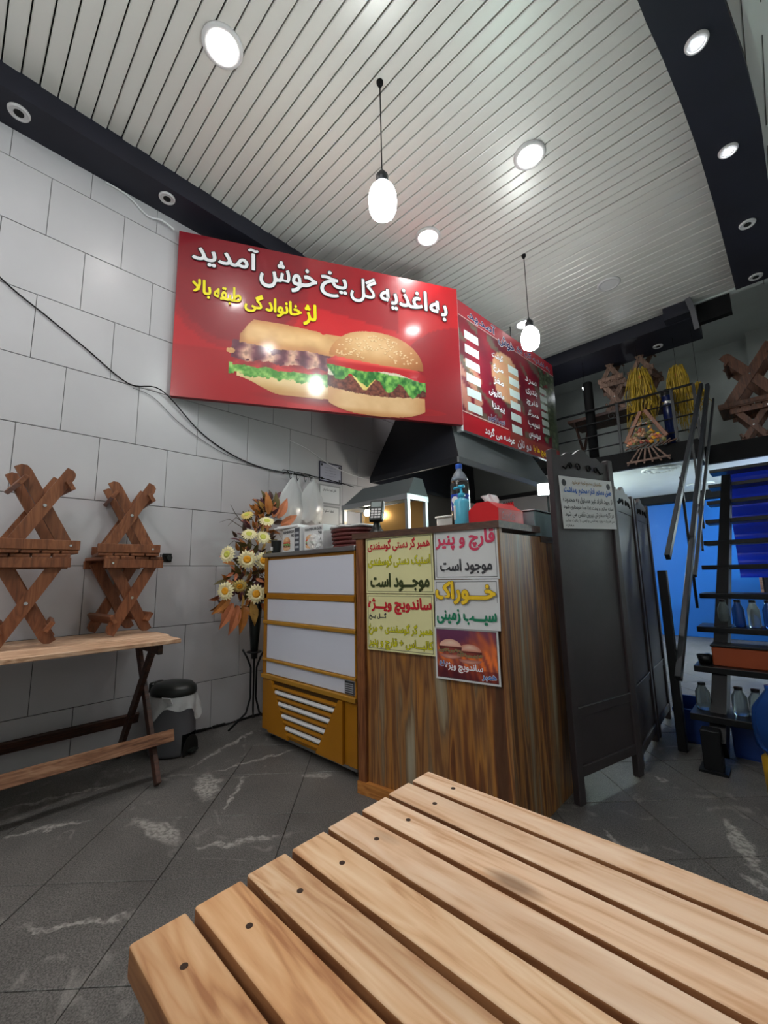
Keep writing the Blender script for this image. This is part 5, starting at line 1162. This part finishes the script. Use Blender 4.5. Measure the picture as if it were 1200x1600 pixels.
t = thing('blue_cylinder', 'dark blue cylinder with silver ring behind the railing', 'cylinder', (-.76, 5.50, 2.362)); obj('tube', lathe(bmesh.new(), [(.055, 0), (.055, .60), (.05, .62), (0, .62)], seg=20), flat('deep_blue', 18, 30, 74, .25), t, True); obj('silver_ring', lathe(bmesh.new(), [(.057, .50), (.06, .505), (.06, .53), (.057, .535)], seg=20), M_chrome, t)
obj('cap', lathe(bmesh.new(), [(.058, .60), (.058, .65), (.03, .68), (0, .68)], seg=20), M_lid, t)
# wall lamps over there
for x, y, z, lb in ((-1.62, 5.52, 3.36, 'bright bulb beside the top of the black post'), (-1.30, 6.2, 3.13, 'small bright bulb behind the railing left of the stools')):
    t = thing('bare_bulb', lb, 'lamp', (x, y, z)); obj('glass', lathe(bmesh.new(), [(0, -.03), (.022, -.02), (.028, 0), (.02, .022), (.01, .03)], seg=16), M_spot, t, True); obj('cord', tube(bmesh.new(), [(0, 0, .03), (0, 0, (3.99 if y > 5.95 else ZS) - z)], .003, 5), M_black, t)
G = 'stools stacked on the mezzanine tables'
W_o2 = wood('grey_timber_upright', rgb(78, 54, 42), rgb(112, 84, 68), rgb(140, 112, 96), 2, .6)
t = thing('mezzanine_table', 'dark table on the mezzanine carrying stacked stools', 'table', (-1.35, 6.0, 2.36)); obj('top', B(-.6, .6, -.25, .3, .66, .70, .003), W_dark, t)
for x in (-.5, .5): 
    for s in (-1, 1): b_ = bmesh.new(); bar(b_, (x + s * .01, -.22 * s, 0), (x + s * .01, .24 * s, .66), .05, .02, (0, 1, 0)); obj('leg', b_, W_dark, t)
q = make_stool('grey-brown stool upright on the mezzanine table nearest the black post', G, (-1.38, 5.95, 3.06), (0, 0, PI / 2 + .15), .40, .30, .30, W_old, W_o2)
dup(q, (-1.38, 5.95, 3.86), (PI, 0, PI / 2), 'grey-brown stool upside down near the black post on the mezzanine')
dup(q, (-1.03, 5.98, 3.06), (0, 0, PI / 2 - .2), 'grey-brown stool upright on the mezzanine table beside the straw')
dup(q, (-1.03, 5.98, 3.86), (PI, 0, PI / 2 - .1), 'grey-brown stool upside down beside the straw on the mezzanine')
# dried straw
M_straw = mat('yellow_straw', rgb(168, 138, 34), .6, var=(20, .3)); rs = random.Random(5)
def straw(name, label, cx, cy, ztop, w_, L, n, m, up=.12):
    t = thing(name, label, 'dried grass', (cx, cy, ztop))
    b_ = bmesh.new()
    for k in range(n):
        a = rs.uniform(-1, 1); yy = rs.uniform(-.05, .05); l = L * rs.uniform(.5, 1)
        tube(b_, [(a * .02, yy * .3, 0), (a * w_ * .6, yy, up * rs.uniform(.4, 1)), (a * w_, yy * 1.2, -.05), (a * w_ * 1.1 + rs.uniform(-.05, .05), yy * 1.6, -l * .6), (a * w_ * 1.05 + rs.uniform(-.07, .07), yy * 1.8, -l)], [.004, .006, .006, .005, .003], 4)
    o = obj('strands', b_, m, t); o['kind'] = 'stuff'
    obj('string', tube(bmesh.new(), [(0, 0, .02), (0, 0, ZS - ztop)], .002, 5), M_black, t)
    obj('tie', lathe(bmesh.new(), [(.03, -.02), (.034, 0), (.03, .02)], seg=12), LC[0], t); return t
straw('straw_bundle', 'drooping yellow straw bundle left of the dark blue cylinder', -1.0, 5.47, 3.26, .12, .62, 90, M_straw)
straw('straw_bundle', 'drooping yellow straw bundle right of the dark blue cylinder', -.66, 5.66, 3.24, .10, .70, 90, M_straw)
straw('straw_bundle', 'short yellow straw tuft behind the handrail top', -.47, 5.55, 3.0, .04, .3, 30, M_straw, .05)
# A-frame flower planter
t = thing('flower_planter', 'rustic wooden A-frame basket of dried flowers hung before the railing', 'planter', (-.975, 5.30, 2.2))
for s in (-1, 1): b_ = bmesh.new(); bar(b_, (s * .20, 0, .26), (s * .02, 0, .60), .04, .03, (1, 0, 0), .004); obj('frame_bar', b_, W_stoolz, t)
for k in range(9): a = -.21 + k * .052; b_ = bmesh.new(); bar(b_, (a, rs.uniform(-.04, .04), .17 + rs.uniform(-.01, .02)), (a + .07, rs.uniform(-.04, .04), .21 + rs.uniform(-.01, .02)), .03, .01, (0, 1, 0)); obj('bark_strip', b_, W_old, t)
for k in range(6): a = -.12 + k * .048; b_ = bmesh.new(); bar(b_, (a * 1.7, 0, .0), (a * .6, 0, .17), .016, .012, (1, 0, 0)); obj('twig_leg', b_, W_old, t)
b_ = bmesh.new(); bar(b_, (-.21, 0, .03), (.21, 0, .035), .02, .02, (0, 1, 0)); obj('base_bar', b_, W_old, t)
obj('cross_bar', tube(bmesh.new(), [(-.14, -.02, .43), (.08, -.02, .46)], .006, 6), M_chrome, t)
FC = [mat('dried_%d' % i, rgb(*c), .6, var=(30, .2)) for i, c in enumerate(((180, 140, 110), (200, 120, 90), (150, 70, 60), (120, 116, 70), (232, 190, 40), (216, 150, 40), (150, 120, 100)))]
for k in range(80):
    u = rs.uniform(-1, 1); z = .21 + (1 - abs(u)) * .30 * rs.random() + .01; right = u > .25
    mm = FC[rs.choice((4, 5, 4, 1))] if right and rs.random() < .6 else FC[rs.choice((0, 1, 2, 3, 6, 0, 3))]
    b_ = bmesh.new(); bmesh.ops.create_icosphere(b_, subdivisions=1, radius=rs.uniform(.014, .026))
    for v in b_.verts: v.co *= rs.uniform(.8, 1.25)
    bmesh.ops.translate(b_, vec=(u * .18, rs.uniform(-.05, .0), z), verts=b_.verts); obj('dried_flower', b_, mm, t)
# big upturned tables at the right
W_bt = wood('table_brown', rgb(58, 32, 22), rgb(92, 54, 36), rgb(118, 76, 54), 0, .5); W_bt2 = wood('table_brown_up', rgb(58, 32, 22), rgb(92, 54, 36), rgb(118, 76, 54), 2, .5)
mt = make_stool('large brown table upside down on the mezzanine, its crossed legs in the air', 'upturned furniture at the mezzanine right', (-.05, 6.2, 3.46), (PI, 0, -PI / 2), .66, .62, .45, W_bt, W_bt2, 'table', 'upturned_table', .10)
make_stool('brown stool standing under the upturned table on the mezzanine', 'upturned furniture at the mezzanine right', (-.08, 6.1, 2.362), (0, 0, PI / 2), .42, .36, .34, W_bt, W_bt2)

# ================================================================ FOREGROUND TABLE
t = thing('slatted_table', 'large light pine slatted table in the foreground', 'table', (0, 0, 0)); ZT = .705
TX0 = -.472; ys = [.596, .5455, .4905, .434, .3765, .319, .261, .2025, .144]
for k in range(8):
    ya, yb = ys[k + 1] + .004, ys[k] - .004
    b_ = bmesh.new(); dx = R.uniform(-.004, .004); box(b_, TX0 + dx, .74, ya, yb, ZT - .028, ZT, .0035, None, 3)
    s = obj('slat', b_, (W_table, W_table, W_table, W_table, W_table3, W_table3, W_table2, W_table2)[k], t, True)
    s.data.materials.append(W_edge)
    for p in s.data.polygons:
        p.use_smooth = True
        if abs(p.normal.y) > .75: p.material_index = 1
    for x in (-.405, .62):
        b_ = bmesh.new(); lathe(b_, [(.0034, .0004), (.0034, -.001), (0, -.0008)], (x + R.uniform(-.006, .006), (ya + yb) / 2, ZT), 12); obj('screw', b_, M_screwh, s)
for x in (-.40, .13, .62): obj('batten', B(x - .03, x + .03, .15, .59, ZT - .052, ZT - .0262, .003), W_tend, t)
for x in (-.40, .62):
    b_ = bmesh.new(); bar(b_, (x + .045, .12, .0), (x + .045, .56, ZT - .055), .07, .026, (0, 1, 0), .003); obj('leg', b_, W_tend, t)
    b_ = bmesh.new(); bar(b_, (x + .073, .62, .0), (x + .073, .18, ZT - .055), .07, .026, (0, 1, 0), .003); obj('leg', b_, W_tend, t)
obj('stretcher', B(-.355, .72, .355, .385, .33, .38, .003), W_tend, t)
